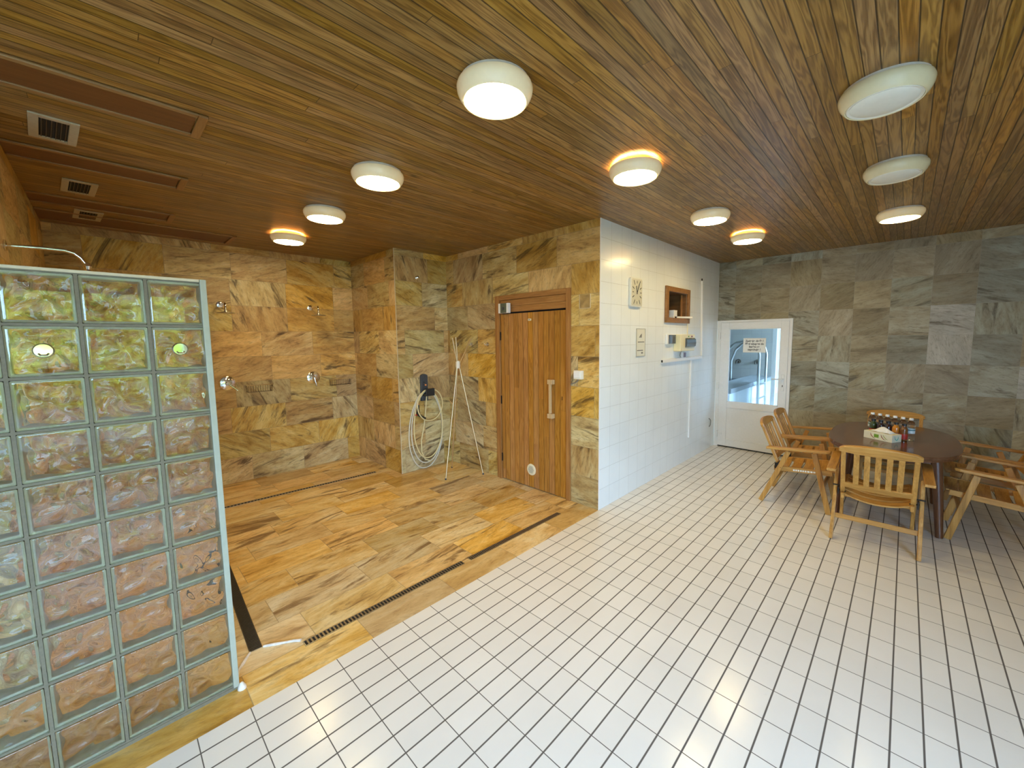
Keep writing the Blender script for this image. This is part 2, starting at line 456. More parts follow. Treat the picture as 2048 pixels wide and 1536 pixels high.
def glassy(name, col=(1, 1, 1), rough=0.0, ior=1.45, bump=None):
    t = NT(name); t.put(t.b.inputs['Base Color'], (*col, 1)); t.put(t.b.inputs['Roughness'], rough)
    t.put(t.b.inputs['IOR'], ior); t.put(t.b.inputs['Transmission Weight'], 1.0)
    if bump:
        t.bump(t.noise(t.obj(), bump, 2)[0], .2, .01)
    return t.m
M['block_glass'] = glassy('wavy_block_glass', (.96, .97, .91), .015)
M['pane'] = glassy('door_pane_glass', (.86, .93, .97), .0, 1.2)
M['pet'] = glassy('clear_bottle_plastic', (.95, .97, .97), .02, 1.25)
M['block_side'] = plain('pale_block_edge_glass', (.50, .46, .33), .3, 0, .08)
def liquid(name, col): return plain(name, col, .12, 0, .02, coat=.6)
M['juice_green'] = liquid('dark_green_drink', (.03, .055, .012)); M['juice_dark'] = liquid('dark_berry_drink', (.03, .012, .014))
M['juice_orange'] = liquid('orange_drink', (.55, .20, .02)); M['juice_brown'] = liquid('brown_drink', (.16, .06, .015))
WARM = (1.0, .755, .35)
M['lamp_on'] = plain('lit_lamp_glass', (.9, .85, .7), .4, 0, 0, WARM, LAMP)
M['lamp_dim'] = plain('dimly_lit_lamp_glass', (.9, .85, .7), .4, 0, 0, WARM, LAMP*.3)
M['lamp_off'] = plain('unlit_lamp_glass', (.80, .80, .70), .35, 0, .02)
M['lamp_rim'] = plain('cream_lamp_rim', (.74, .66, .41), .12, 0, .02)
M['lamp_rim_lit'] = plain('glowing_cream_lamp_rim', (.80, .70, .46), .12, 0, .02, (1, .70, .32), .16)
M['lamp_gap'] = plain('orange_glow', (.8, .4, .1), .4, 0, 0, (1, .42, .06), 2.0)  # emissive plate standing in for lamplight that leaks above the rim
M['lamp_base'] = plain('lamp_base', (.7, .66, .55), .4)

# ------------------------------------------------------------------ room shell
Yc, Yb, Xp, XL, Xf, Yg = 2.5026, 3.758, -.7821, -3.6717, 3.3634, .1748
RX0 = -6.2
X, Y, Z = Vector((1, 0, 0)), Vector((0, 1, 0)), Vector((0, 0, 1))

m = MB(); uvq(m, (RX0, WY, 0), X, Y, Xf-RX0, -WY, RX0, WY)
struct('floor', m, M['white_floor'], 'white tiled floor with dark grout across the front and right of the room')
m = MB(); uvq(m, (RX0, 0, 0), X, Y, .08-RX0, Yb, RX0+.4, 0)
struct('floor_shower', m, M['stone_floor'], 'ochre stone tiled shower floor')
m = MB(); uvq(m, (RX0, WY, H), X, Y, Xf+.2-RX0, Yb-WY, RX0, WY)
struct('ceiling', m, M['ceiling'], 'brown wooden board ceiling')
m = MB(); uvq(m, (XL, Yb, 0), X, Z, Xp-XL, H, 2.05, 0)
struct('wall_back', m, M['stone_back'], 'ochre stone tiled back wall of the shower')
m = MB(); uvq(m, (XL, .95, 0), Y, Z, Yb-.95, H, 0, 0); uvq(m, (RX0, .95, 0), X, Z, XL-RX0, H, 7, 0)
struct('wall_left', m, M['stone_side'], 'stone tiled left wall of the shower')
m = MB(); uvq(m, (Xp, Yc, 0), Y, Z, Yb-Yc, H, .33, 0); uvq(m, (Xp, Yc, 0), X, Z, -Xp, H, 3.1, 0)
struct('wall_column', m, M['stone_side'], 'stone tiled wall projection behind the coiled hose')
m = MB()
DY0, DY1, DZ = .347, 1.491, 2.262
uvq(m, (0, 0, 0), Y, Z, DY0+.03, H, 0, 0); uvq(m, (0, DY1-.03, 0), Y, Z, Yc-DY1+.03, H, DY1-.03, 0)
uvq(m, (0, DY0+.03, DZ-.03), Y, Z, DY1-DY0-.06, H-DZ+.03, DY0+.03, DZ-.03)
struct('wall_sauna', m, M['stone_sauna'], 'stone tiled wall around the wooden sauna door')
NX0, NX1, NZ0, NZ1 = 1.50, 2.095, 1.99, 2.312
m = MB()
uvq(m, (0, 0, 0), X, Z, NX0, H, 0, 0); uvq(m, (NX1, 0, 0), X, Z, Xf-NX1, H, NX1, 0)
uvq(m, (NX0, 0, 0), X, Z, NX1-NX0, NZ0, NX0, 0); uvq(m, (NX0, 0, NZ1), X, Z, NX1-NX0, H-NZ1, NX0, NZ1)
struct('wall_white', m, M['white_wall'], 'white tiled wall with clock and fuse box')
# far wall with the door opening
GY0, GY1, GZ = -1.0, -.004, 1.995
m = MB()
uvq(m, (Xf, WY, 0), Y, Z, GY0-WY, H, WY, 0); uvq(m, (Xf, GY0, GZ), Y, Z, -GY0, H-GZ, GY0, GZ)
uvq(m, (Xf, GY0, 0), X, Z, .16, GZ, 0, 0); uvq(m, (Xf, GY1, 0), X, Z, .16, GZ, 0, 0); uvq(m, (Xf, GY0, GZ), X, Y, .16, GY1-GY0, 0, 0)
struct('wall_far', m, M['stone_far'], 'grey green stone tiled far wall behind the table')
m = MB(); uvq(m, (RX0, WY, 0), Y, Z, .95-WY, H)
struct('wall_end', m, M['cream'], 'cream wall at the left end')
m = MB()
uvq(m, (RX0, WY, 0), X, Z, WX0-RX0, H); uvq(m, (WX1, WY, 0), X, Z, Xf-WX1, H)
uvq(m, (WX0, WY, 0), X, Z, WX1-WX0, WZ0); uvq(m, (WX0, WY, WZ1), X, Z, WX1-WX0, H-WZ1)
struct('wall_window', m, M['cream'], 'cream wall with the garden window')
m = MB()
for x in (WX0+.04, WX1-.04, WX0+1.23, WX0+2.46): m.span((x-.04, WY-.06, WZ0), (x+.04, WY+.02, WZ1))
for z in (WZ0+.035, WZ1-.035): m.span((WX0, WY-.06, z-.035), (WX1, WY+.02, z+.035))
struct('window_1', m, M['pvc'], 'white framed garden window behind the viewer')
# trims
struct('trim_1', MB().span((-.002, -.004, 0), (.006, .004, H)), M['white_plastic'], 'white corner strip of the white tiled wall')
struct('trim_2', MB().span((Xp-.004, Yc-.004, 0), (Xp+.004, Yc+.004, H)), M['cream_trim'], 'pale corner strip of the stone projection')

# garden outside the window
t = NT('garden_leaves')
ln = t.noise(t.obj(), 3.0, 8, .7)[0]
t.base(t.ramp(ln, [(.30, (.012, .018, .003)), (.46, (.11, .145, .010)), (.60, (.30, .35, .028)), (.75, (.52, .56, .10))]), .6)
M['leaf'] = t.m
m = MB()
uvq(m, (-40, -40, -.05), X, Y, 80, 40+WY-.1)  # unseen ground, paved and darkened to keep green bounce and haze down
struct('ground_garden', m, plain('added_paving', (.06, .055, .045), .8, 0, .15, scale=6), 'added dark paving outside the window, unseen, cuts green bounce')
rnd = random.Random(3)
m = MB()
nx, nz = 60, 12
for i in range(nx+1):
    for j in range(nz+1):
        x = -22+40*i/nx; z = -.1+(1.5+3.3*math.exp(-((x+2.6)/3.2)**4))*j/nz*(1+.12*sin(i*.9)+.10*sin(i*2.3))  # height shaped for light: tall where blocks mirror green, low to admit sky
        y = -14.5 - 1.2*(j/nz)**2 + .5*sin(i*1.1+j) + rnd.uniform(-.5, .5)
        m.v.append((x, y, z))
for i in range(nx):
    for j in range(nz):
        a = i*(nz+1)+j; m.f.append((a, a+nz+1, a+nz+2, a+1))
struct('hedge', m, M['leaf'], 'green garden trees outside the window', smooth=False, fix=False)

# ------------------------------------------------------------------ glass block wall
gw = thing('glass_block_wall', 'tall partition of wavy clear glass blocks standing on the shower edge', 'partition', (-3.0115, Yg, 0))
PX, PZ, ZB, NC, NR, DEP = .1969, .1997, .02, 5, 10, .08
m = MB()   # mortar grid, set slightly behind the block faces
L = PX*NC
for i in range(NC+1):
    x = -PX*i
    m.span((x-.006, .004, ZB), (x+.006, DEP-.004, ZB+PZ*NR))
for j in range(NR+1):
    z = ZB+PZ*j
    m.span((-L, .005, z-.006), (0, DEP-.005, z+.006))
m.span((-L, .002, 0), (.004, DEP, ZB-.004))
m.build('mortar_grid', M['mortar'], gw)
MB().span((-.016, -.006, ZB-.005), (.008, DEP+.004, ZB+PZ*NR+.012)).build('edge_profile', M['edge_alu'], gw, .002)
MB().span((-L, -.005, ZB+PZ*NR), (-.017, DEP+.004, ZB+PZ*NR+.012)).build('top_trim', M['cream_trim'], gw, .002)
HB = (PX-.010)/2; HZ = (PZ-.010)/2
def wavy(seed, front):
    r = random.Random(seed); waves = [(r.uniform(-1, 1), r.uniform(-1, 1), r.uniform(0, 6), r.uniform(.5, 1)) for _ in range(5)]
    cx, cz = r.uniform(-.03, .03), r.uniform(-.03, .03)
    n = 26; mb = MB(); hx, hz = HB-.0005, HZ-.0005
    def hgt(x, z):
        e = min(hx-abs(x), hz-abs(z)); k = min(1., max(0., (e-.012)/.016))
        a = atan2(z-cz, x-cx); rr = hypot(x-cx, z-cz)
        v = .45*sin(a*5+waves[0][2]+sin(rr*60+waves[1][2])*1.1)*min(1, rr/.03)
        for p, q, ph, am in waves: v += am*.28*sin((p*x+q*z)*62+ph+1.5*sin((q*x-p*z)*34+ph*2))
        return k*v*.0056
    y0 = .0 if front else DEP
    s = 1 if front else -1
    for layer in (0, 1):
        for i in range(n+1):
            for j in range(n+1):
                x = -hx+2*hx*i/n; z = -hz+2*hz*j/n
                if layer == 0: mb.v.append((x, y0 + s*(.0005 if min(hx-abs(x), hz-abs(z)) > .001 else .003), z))
                else: mb.v.append((x, y0 + s*(.010 + hgt(x, z)), z))
    N = (n+1)**2
    for i in range(n):
        for j in range(n):
            a = i*(n+1)+j; q = (a, a+1, a+n+2, a+n+1); mb.f.append(q); mb.f.append(tuple(N+k for k in reversed(q)))
    rim = [i*(n+1) for i in range(n+1)] + [n*(n+1)+j for j in range(1, n+1)] + [i*(n+1)+n for i in range(n-1, -1, -1)] + [j for j in range(n-1, 0, -1)]
    for k in range(len(rim)):
        a, b = rim[k], rim[(k+1) % len(rim)]; mb.f.append((a, b, N+b, N+a))
    return mb
def ring(h0x, h0z, h1x, h1z, y0, y1):
    mb = MB()
    for y in (y0, y1):
        for hx, hz in ((h0x, h0z), (h1x, h1z)):
            for sx, sz in ((-1, -1), (1, -1), (1, 1), (-1, 1)): mb.v.append((sx*hx, y, sz*hz))
    for k in range(4):
        l = (k+1) % 4
        mb.f += [(k, l, 4+l, 4+k), (8+k, 12+k, 12+l, 8+l), (k, 8+k, 8+l, l), (4+k, 4+l, 12+l, 12+k)]
    return mb
protos = []
for v in range(4):
    b = ring(HB-.001, HZ-.001, HB-.012, HZ-.012, .0135, DEP-.0135).build('glass_block', M['block_side'], gw, .004)
    for fr, nm in ((True, 'front_panel'), (False, 'back_panel')):
        p = wavy(10*v+(0 if fr else 5), fr).build(nm, M['block_glass'], b, smooth=True)
        p.modifiers.clear()
    protos.append(b)
used = set(); rnd = random.Random(5)
for i in range(NC):
    for j in range(NR):
        v = rnd.randrange(4)
        if v not in used: b = protos[v]; used.add(v)
        else: b = copy_tree(protos[v], gw)
        b.location = (-PX*(i+.5), 0, ZB+PZ*(j+.5))
for v in range(4):
    if v not in used: protos[v].location = (-PX*.5, 0, -5)

def hook_disc(x, z, label):
    t_ = thing('suction_hook', label, 'hook', (x, Yg-.001, z), 0, 'chrome discs on the glass blocks')
    MB().lathe([(0, 0), (.024, 0), (.028, .004), (.027, .010), (.0235, .013), (0, .0133)], 32, facing((0, 0, 0), (0, -1, 0))).build('disc', M['chrome'], t_, smooth=True)
    MB().tube([(-.012, -.012, -.012), (-.007, -.020, -.018), (.007, -.020, -.018), (.012, -.012, -.012)], .0035, 8).build('hook', M['chrome'], t_, smooth=True)
hook_disc(-3.506, 1.720, 'chrome disc hook on a glass block, the left one near the picture edge')
hook_disc(-3.115, 1.716, 'chrome disc hook on a glass block, the right one beside the edge strip')

# ------------------------------------------------------------------ ceiling lamps
GL = 'round ceiling lamps'
def lamp(x, y, label, lit=True, gap=False, dim=False):
    t_ = thing('ceiling_lamp', label, 'lamp', (x, y, H), 0, GL)
    g = .017 if gap else .012
    rb = .125 if gap else .155
    MB().lathe([(0, 0), (rb, 0), (rb, -g-.001), (0, -g-.001)], 40).build('base_plate', M['lamp_gap'] if gap else M['lamp_base'], t_, smooth=True)
    MB().lathe([(.150, -g), (.166, -g-.004), (.170, -g-.016), (.167, -g-.034), (.158, -g-.052), (.147, -g-.066), (.141, -g-.071), (.137, -g-.069), (.137, -g-.06), (.150, -g-.04), (.155, -g-.01), (.150, -g)], 56).build('rim', M['lamp_rim_lit'] if lit else M['lamp_rim'], t_, smooth=True)
    MB().lathe([(.1365, -g-.058), (.1365, -g-.066), (.133, -g-.070), (.122, -g-.067), (.118, -g-.070), (.07, -g-.078), (0, -g-.081)], 56).build('diffuser', M['lamp_dim'] if dim else M['lamp_on'] if lit else M['lamp_off'], t_, smooth=True)
lamp(-2.056, -.774, 'largest lit round ceiling lamp, nearest the camera above the white floor')
lamp(-1.981, .487, 'second lit round lamp in the row running into the shower')
lamp(-1.926, 1.583, 'third lit round lamp in the row running into the shower')
lamp(-1.898, 2.684, 'lit round ceiling lamp closest to the back shower wall', True, True)
lamp(-.836, -.806, 'lit round lamp with orange glow just in front of the white wall corner', True, True)
lamp(.588, -.798, 'lit round ceiling lamp above the clock side of the white wall, no orange glow')
lamp(1.699, -.822, 'lit round lamp with orange glow nearest the white glazed door', True, True)
lamp(-.797, -2.034, 'unlit cream ceiling lamp at top right, the larger of two unlit ones', False)
lamp(.412, -2.052, 'unlit cream ceiling lamp, the smaller one farther from the camera', False)
lamp(1.793, -2.065, 'lit round ceiling lamp above the oval table by the far wall', dim=True)

# ------------------------------------------------------------------ ceiling vents and panels
def vent(x, y, label):
    t_ = thing('ceiling_vent', label, 'vent', (x, y, H), radians(4), 'ceiling vents above the shower')
    a, b = .088, .175
    mb = MB()
    for sx in (-1, 1): mb.span((sx*(a-.018)-.018, -b, -.008), (sx*(a-.018)+.018, b, 0))
    for sy in (-1, 1): mb.span((-a+.036, sy*(b-.018)-.018, -.008), (a-.036, sy*(b-.018)+.018, 0))
    mb.build('vent_frame', plain('ivory_vent_metal', (.45, .38, .24), .4), t_, .002)
    MB().span((-a+.03, -b+.03, -.002), (a-.03, b-.03, -.0005)).build('vent_back', M['slot'], t_)
    mb = MB()
    for k in range(6):
        xx = -a+.045+k*(2*a-.09)/5; mb.span((xx-.0018, -b+.034, -.007), (xx+.0018, b-.034, -.002))
    mb.build('louvre', M['dark_steel'], t_)
vent(-3.447, 1.19, 'slatted ceiling vent nearest the camera at the upper left')
vent(-3.387, 2.285, 'slatted ceiling vent in the middle of the three over the shower')
vent(-3.36, 3.19, 'slatted ceiling vent farthest back, by the back shower wall')
def cpanel(x1, y0, y1, label, x0=XL+.004):
    t_ = thing('ceiling_panel', label, 'panel', (x1, (y0+y1)/2, H), 0, 'reddish boards let into the ceiling')
    Lx = x1-x0; hw = (y1-y0)/2
    MB().span((-Lx, -hw+.03, -.005), (-.045, hw-.03, -.0005)).build('board', M['panel_red'], t_)
    for s in (-1, 1): MB().span((-Lx, s*(hw-.016)-.016, -.012), (-.04, s*(hw-.016)+.016, -.0005)).build('side_trim', M['panel_trim'], t_, .003)
    MB().span((-.040, -hw, -.014), (0, hw, -.0005)).build('end_trim', M['frame_dark'], t_, .003)
cpanel(-2.894, .46, .75, 'reddish ceiling board with end strip, nearest the camera')
cpanel(-2.854, 1.53, 1.81, 'reddish ceiling board between the first and second ceiling vents')
cpanel(-2.817, 2.63, 2.93, 'reddish ceiling board between the second and third ceiling vents')
cpanel(-2.262, 3.16, 3.62, 'wide ceiling board right against the back shower wall')

# ------------------------------------------------------------------ floor drains and caulk
def drain(p, q, wd, pitch, label, flat=False):
    p, q = Vector((*p, 0)), Vector((*q, 0)); d = q-p; L_ = d.length
    t_ = thing('floor_drain', label, 'drain', p, atan2(d.y, d.x), 'linear floor drains')
    MB().span((0, -wd/2, .0004), (L_, wd/2, .0014)).build('channel', M['slot'], t_)
    mb = MB()
    for s in (-1, 1): mb.span((0, s*(wd/2-.002)-.002, .0012), (L_, s*(wd/2-.002)+.002, .004))
    for x in (0, L_-.004): mb.span((x, -wd/2+.004, .0012), (x+.004, wd/2-.004, .004))
    mb.build('edge_frame', M['steel'] if not flat else M['dark_steel'], t_)
    mb = MB(); n = int(L_/pitch)
    for k in range(1, n):
        x = k*L_/n; mb.span((x-pitch*.22, -wd/2+.004, .0014), (x+pitch*.22, wd/2-.004, .0036))
    mb.build('grate', M['grate'] if not flat else M['dark_steel'], t_)
drain((-2.678, .250), (-1.531, .253), .05, .021, 'long slotted drain in the stone edge, beside white floor, left of two')
drain((-1.466, .252), (-.325, .252), .05, .017, 'long slotted drain in the stone edge ending near the sauna door')
drain((-2.881, .408), (-2.80, 2.1), .062, .014, 'fine slotted drain running back from the glass block corner', True)
drain((-2.70, 2.944), (-.978, 2.843), .05, .03, 'thin drain along the back shower wall')
def bead(pts, label):
    tag(MB().tube([(x, y, .004) for x, y in pts], [.0065+.0025*((k*7) % 3)/2 for k in range(len(pts))], 8).build('caulk_line', M['caulk'], smooth=True), label, 'caulk', 'white caulk lines on the shower floor')
bead([(-2.846, .400), (-2.82, .385), (-2.79, .365), (-2.75, .342), (-2.71, .318), (-2.682, .292)], 'white caulk line between the two slotted drains')
bead([(-2.911, .402), (-2.935, .37), (-2.96, .335), (-2.985, .300), (-2.996, .262)], 'white caulk line from fine drain to the glass block corner')
tag(MB().lathe([(0, 0), (.02, 0), (.018, .012), (.008, .03), (0, .036)], 12, Matrix.Translation((-2.995, Yg-.012, 0))).build('caulk_blob', M['caulk'], smooth=True), 'white caulk blob at the foot of the glass block wall', 'caulk')

# ------------------------------------------------------------------ sauna door
d1 = thing('sauna_door', 'varnished board sauna door with pale wooden pull handle in stone wall', 'door', (0, 0, 0))
m = MB()
m.span((-.022, DY0, 0), (.03, DY0+.055, DZ)); m.span((-.022, DY1-.075, 0), (.03, DY1, DZ))
m.build('door_jamb', M['pine_z'], d1, .004)
MB().span((-.022, DY0+.055, DZ-.055), (.03, DY1-.075, DZ)).build('head_trim', M['pine_y'], d1, .004)
m = MB(); uvq(m, (.012, DY0+.05, 2.05), Y, Z, DY1-DY0-.12, .165)
hp = MB().span((.0, DY0+.056, 2.062), (.03, DY1-.076, 2.13)); hp.span((.0, DY0+.056, 2.132), (.03, DY1-.076, 2.206))
hp.build('header_board', M['pine_y'], d1, .002)
LY0, LY1, LZ = .409, 1.402, 2.042
m = MB()
m.quad((-.006, LY0, .012), (-.006, LY1, .012), (-.006, LY1, LZ), (-.006, LY0, LZ), [(0, LY0), (0, LY1), (LZ, LY1), (LZ, LY0)])
for a, b in (((LY0, .012), (LY1, .012)), ((LY1, .012), (LY1, LZ)), ((LY1, LZ), (LY0, LZ)), ((LY0, LZ), (LY0, .012))):
    m.quad((-.006, *a), (-.006, *b), (.04, *b), (.04, *a), [(a[1], a[0]), (b[1], b[0]), (b[1], b[0]+.01), (a[1], a[0]+.01)])
leaf = m.build('door_leaf', M['door_board'], d1)
MB().span((.045, DY0+.03, 0), (.05, DY1-.03, DZ-.03)).build('light_stop', M['slot'], d1)  # unseen dark sheet added behind the leaf to stop light leaking in
h = MB().span((-.058, .563, 1.250), (-.006, .632, 1.302)).build('pull_handle', M['pale_wood'], leaf, .005)
MB().span((-.058, .563, .876), (-.006, .632, .928)).build('pull_handle_foot', M['pale_wood'], leaf, .005)
MB().span((-.056, .585, .928), (-.030, .613, 1.250)).build('pull_handle_bar', M['pale_wood'], leaf, .005)
MB().lathe([(0, .006), (.004, .006), (.052, .010), (.066, .006), (.068, 0), (.06, 0)], 36, facing((-.006, .919, .221), (-1, 0, 0))).build('door_vent', M['ivory'], leaf, smooth=True)
m = MB()
for k in range(-3, 4): m.span((-.0175, .919-.045+abs(k)*.006, .221+k*.012-.0015), (-.0155, .919+.045-abs(k)*.006, .221+k*.012+.0015))
m.build('door_vent_slot', M['grey_ink'], leaf)
MB().span((-.014, .900, 1.948), (-.006, .948, 1.972)).build('door_plate', M['ivory'], leaf, .002)
MB().span((-.0155, .912, 1.956), (-.0138, .936, 1.964)).build('plate_mark', M['grey_ink'], leaf)
MB().span((-.0075, .458, 1.085), (-.0062, .466, 1.125)).build('keyhole', M['slot'], leaf)
for z in (.28, 1.0, 1.78): MB().span((-.016, 1.400, z-.05), (.0, 1.414, z+.05)).build('hinge', M['black_metal'], d1, .002)
th = thing('sauna_thermometer', 'small boxed thermometer with white ends above the sauna door', 'thermometer', (-.024, 1.298, 2.107))
MB().span((-.042, -.085, -.058), (0, .085, .058)).build('case', M['white_plastic'], th, .004)
MB().span((-.046, -.055, -.056), (-.040, .045, .056)).build('dark_face', plain('grey_green_face', (.12, .14, .10), .25), th, .002)
MB().lathe([(0, 0), (.02, 0), (.02, .002), (0, .002)], 24, facing((-.046, -.005, -.005), (-1, 0, 0))).build('dial', M['dark_grey'], th)
sw = thing('wall_switch', 'white boxed light switch on stone wall right of the sauna door', 'switch', (0, .236, 1.373))
MB().span((-.045, -.05, -.045), (-.001, .05, .045)).build('switch_box', M['switch_rim'], sw, .006)
MB().span((-.052, -.038, -.030), (-.044, .044, .034)).build('rocker', M['white_plastic'], sw, .004)
MB().tube([(-.012, .01, -.045), (-.012, .015, -.06), (-.010, .05, -.085), (-.008, .10, -.10), (-.006, .112, -.11)], .005, 8).build('cable', M['grey_ink'], sw, smooth=True)
hatch = thing('access_hatch', 'flush tiled access hatch with pale outline right of the sauna door frame', 'hatch', (0, .175, 2.112))
MB().span((-.004, -.062, -.066), (-.0005, .062, .066)).build('hatch_plate', plain('ochre_hatch', (.36, .24, .09), .45, 0, .3, scale=14), hatch)
m = MB()
m.span((-.006, -.068, -.070), (-.0005, -.062, .070)); m.span((-.006, .062, -.070), (-.0005, .066, .070)); m.span((-.006, -.062, -.070), (-.0005, .062, -.066))
m.build('hatch_frame', M['cream_trim'], hatch)
for y, lb in ((2.304, 'chrome coat hook on stone wall, behind the coat stand'), (1.983, 'chrome coat hook, the middle one of three by the stand'), (1.66, 'chrome coat hook nearest the sauna door')):
    t_ = thing('coat_hook', lb, 'hook', (0, y, 1.68), 0, 'chrome hooks on the sauna wall')
    MB().lathe([(0, .001), (.026, .001), (.026, .006), (.012, .01), (0, .011)], 24, facing((0, 0, 0), (-1, 0, 0))).build('rose', M['chrome'], t_, smooth=True)
    MB().tube([(-.008, 0, .0), (-.03, 0, -.012), (-.05, 0, -.006), (-.055, 0, .016)], [.006, .006, .006, .009], 10).build('hook', M['chrome'], t_, smooth=True)
tag(MB().lathe([(0, .001), (.022, .001), (.022, .01), (.014, .014), (.02, .024), (.02, .036), (.012, .044), (0, .046)], 24, facing((-.469, Yc, 2.552), (0, -1, 0))).build('chrome_fitting', M['chrome'], smooth=True), 'small chrome fitting high on the stone projection', 'fitting')

# ------------------------------------------------------------------ hose on the stone projection
hh = thing('hose_holder', 'black wall holder for the coiled hose on the stone projection', 'holder', (-.425, Yc, 1.1))
o = [(-.052, -.17), (.052, -.17), (.052, .16)] + [(.052*cos(a), .16+.03*sin(a)) for a in [k*pi/8 for k in range(1, 8)]] + [(-.052, .16)]
MB().prism(o, 'y', -.035, -.001).build('back_plate', M['dark_grey'], hh, .004)
MB().span((-.04, -.12, -.10), (.095, -.035, -.075)).build('hose_tray', M['black'], hh, .006)
MB().span((-.04, -.13, -.10), (.095, -.115, -.0)).build('front_lip', M['black'], hh, .006)
MB().lathe([(0, 0), (.018, 0), (.016, .02), (0, .024)], 20, facing((.0, -.035, .075), (0, -1, 0))).build('valve', M['dark_grey'], hh, smooth=True)
MB().lathe([(0, 0), (.013, 0), (.011, .012), (0, .014)], 16, facing((.004, -.05, .045), (0, -1, 0))).build('dot', M['orange_dot'], hh, smooth=True)
hz = thing('garden_hose', 'pale yellow hose coiled in long loops down to the shower floor', 'hose', (0, 0, 0))
def loop(cx, zt, zb, hw, y, lean=0., n=44, top=.55):
    pts = []
    for k in range(n):
        a = 2*pi*k/n; s_, c_ = sin(a), cos(a)
        zc = (zt+zb)/2; z = zc + (zt-zb)/2*c_
        wv = hw*(abs(s_)**.9)*(1 if s_ > 0 else -1)
        wv *= (top+(1-top)*(1-(z-zb)/(zt-zb))**.6) if z > zb+.3*(zt-zb) else (top+(1-top)*.7**.6)
        pts.append((cx+wv+lean*(zt-z), y-.012*sin(2*a), z))
    return pts
def coil(nm, pts, mat): MB().tube(pts, .0085, 8, closed=True).build(nm, mat, hz, smooth=True)
coil('small_loop', loop(-.372, 1.085, .660, .205, Yc-.075, top=.85), M['hose'])
coil('long_loop', loop(-.385, 1.07, .150, .250, Yc-.055, -.02, top=.68), M['hose'])
coil('long_loop', loop(-.392, 1.065, .085, .270, Yc-.040, -.03, top=.66), M['hose_grey'])
coil('long_loop', loop(-.398, 1.06, .012, .295, Yc-.026, -.035, top=.64), M['hose_grey'])
MB().tube([(-.415, Yc-.06, 1.0), (-.425, Yc-.04, .8), (-.45, Yc-.03, .6), (-.50, Yc-.03, .4), (-.50, Yc-.03, .24), (-.45, Yc-.03, .13), (-.38, Yc-.03, .095)], .0085, 8).build('hose_tail', M['hose'], hz, smooth=True)
sg = thing('spray_nozzle', 'black spray nozzle hanging at left of the coiled hose', 'nozzle', (-.545, Yc-.06, .80))
MB().tube([(.0, 0, .09), (-.01, 0, .03), (-.005, 0, -.03), (.02, 0, -.06)], [.014, .02, .022, .018], 12).build('grip', M['black'], sg, smooth=True)
MB().tube([(.01, 0, -.05), (.06, 0, -.085), (.10, 0, -.105)], [.018, .016, .014], 12).build('barrel', M['black'], sg, smooth=True)
MB().lathe([(0, 0), (.012, 0), (.012, .03), (0, .032)], 12, facing((-.005, 0, .085), (0, 0, 1))).build('hose_joint', M['orange_dot'], sg, smooth=True)
MB().lathe([(0, 0), (.01, 0), (.01, .02), (0, .022)], 12, facing((-.03, 0, -.04), (-1, 0, 0))).build('trigger', M['red'], sg, smooth=True)

# ------------------------------------------------------------------ coat stand
cs = thing('coat_stand', 'slim metal tripod coat stand in the corner by the hose', 'coat stand', (-.255, 1.945, 0))
def cl(x, y, z): return (x+.255, y-1.945, z)
hub = Vector(cl(-.262, 1.94, 1.43))
feet = [(-.528, 1.897), (-.192, 2.227), (-.082, 1.702)]
tips = [(-.030, 1.955, 1.755), (-.352, 1.92, 1.765), (-.315, 1.90, 1.775)]
for i, ((fx, fy), tp) in enumerate(zip(feet, tips)):
    f0 = Vector(cl(fx, fy, .0)); tp = Vector(cl(*tp)); dirv = (f0-hub).normalized()
    knee = hub + Vector((dirv.x, dirv.y, 0)).normalized()*.018 + Vector((0, 0, -.03))
    lg = MB().tube([f0, knee, knee+Vector((0, 0, .03))], .0085, 10).build('leg', M['stand_metal'], cs, smooth=True)
    MB().lathe([(0, 0), (.0105, 0), (.0105, .02), (0, .021)], 12, Matrix.Translation(f0)).build('foot_cap', M['dark_grey'], lg, smooth=True)
    at = f0.lerp(knee, .64 if i else .66)
    out = Vector(((-.06, .0, .07), (0, -.05, .08), (-.055, .0, .075))[i])
    MB().tube([at, at+out], .0055, 8).build('lower_peg', M['stand_metal'], lg, smooth=True)
    base = hub + (tp-hub).normalized()*.01 + Vector((0, 0, -.03))
    br = MB().tube([base, tp], .0085, 10).build('branch', M['stand_metal'], cs, smooth=True)
    mid = base.lerp(tp, .42); side = Vector(((.09, 0, .06), (-.07, -.01, .075), (-.02, .02, .06))[i])
    if i < 2: MB().tube([mid, mid+side], .0055, 8).build('upper_peg', M['stand_metal'], br, smooth=True)
MB().lathe([(0, -.05), (.026, -.05), (.030, -.02), (.028, .03), (.02, .045), (0, .046)], 20, Matrix.Translation(hub)).build('hub', plain('cream_hub', (.78, .72, .58), .35), cs, smooth=True)

# ------------------------------------------------------------------ showers on the back wall
def shower(x, z, label):
    t_ = thing('overhead_shower', label, 'shower', (x, Yb, z), 0, 'chrome showers on the back wall')
    MB().lathe([(0, .001), (.036, .001), (.036, .008), (.02, .014), (0, .015)], 28, facing((0, 0, 0), (0, -1, 0))).build('flange', M['chrome'], t_, smooth=True)
    MB().tube([(0, -.01, 0), (0, -.25, .005), (0, -.285, -.005), (0, -.30, -.03), (0, -.30, -.095)], .012, 14).build('arm', M['chrome'], t_, smooth=True)
    MB().lathe([(0, -.085), (.016, -.088), (.02, -.103), (.084, -.110), (.088, -.116), (.086, -.120), (0, -.122)], 40, Matrix.Translation((0, -.30, 0))).build('rose', M['steel'], t_, smooth=True)
shower(-2.362, 2.187, 'chrome round shower head on the back wall, beside the glass blocks')
shower(-1.365, 2.195, 'chrome round shower head on the back wall, nearer the corner')
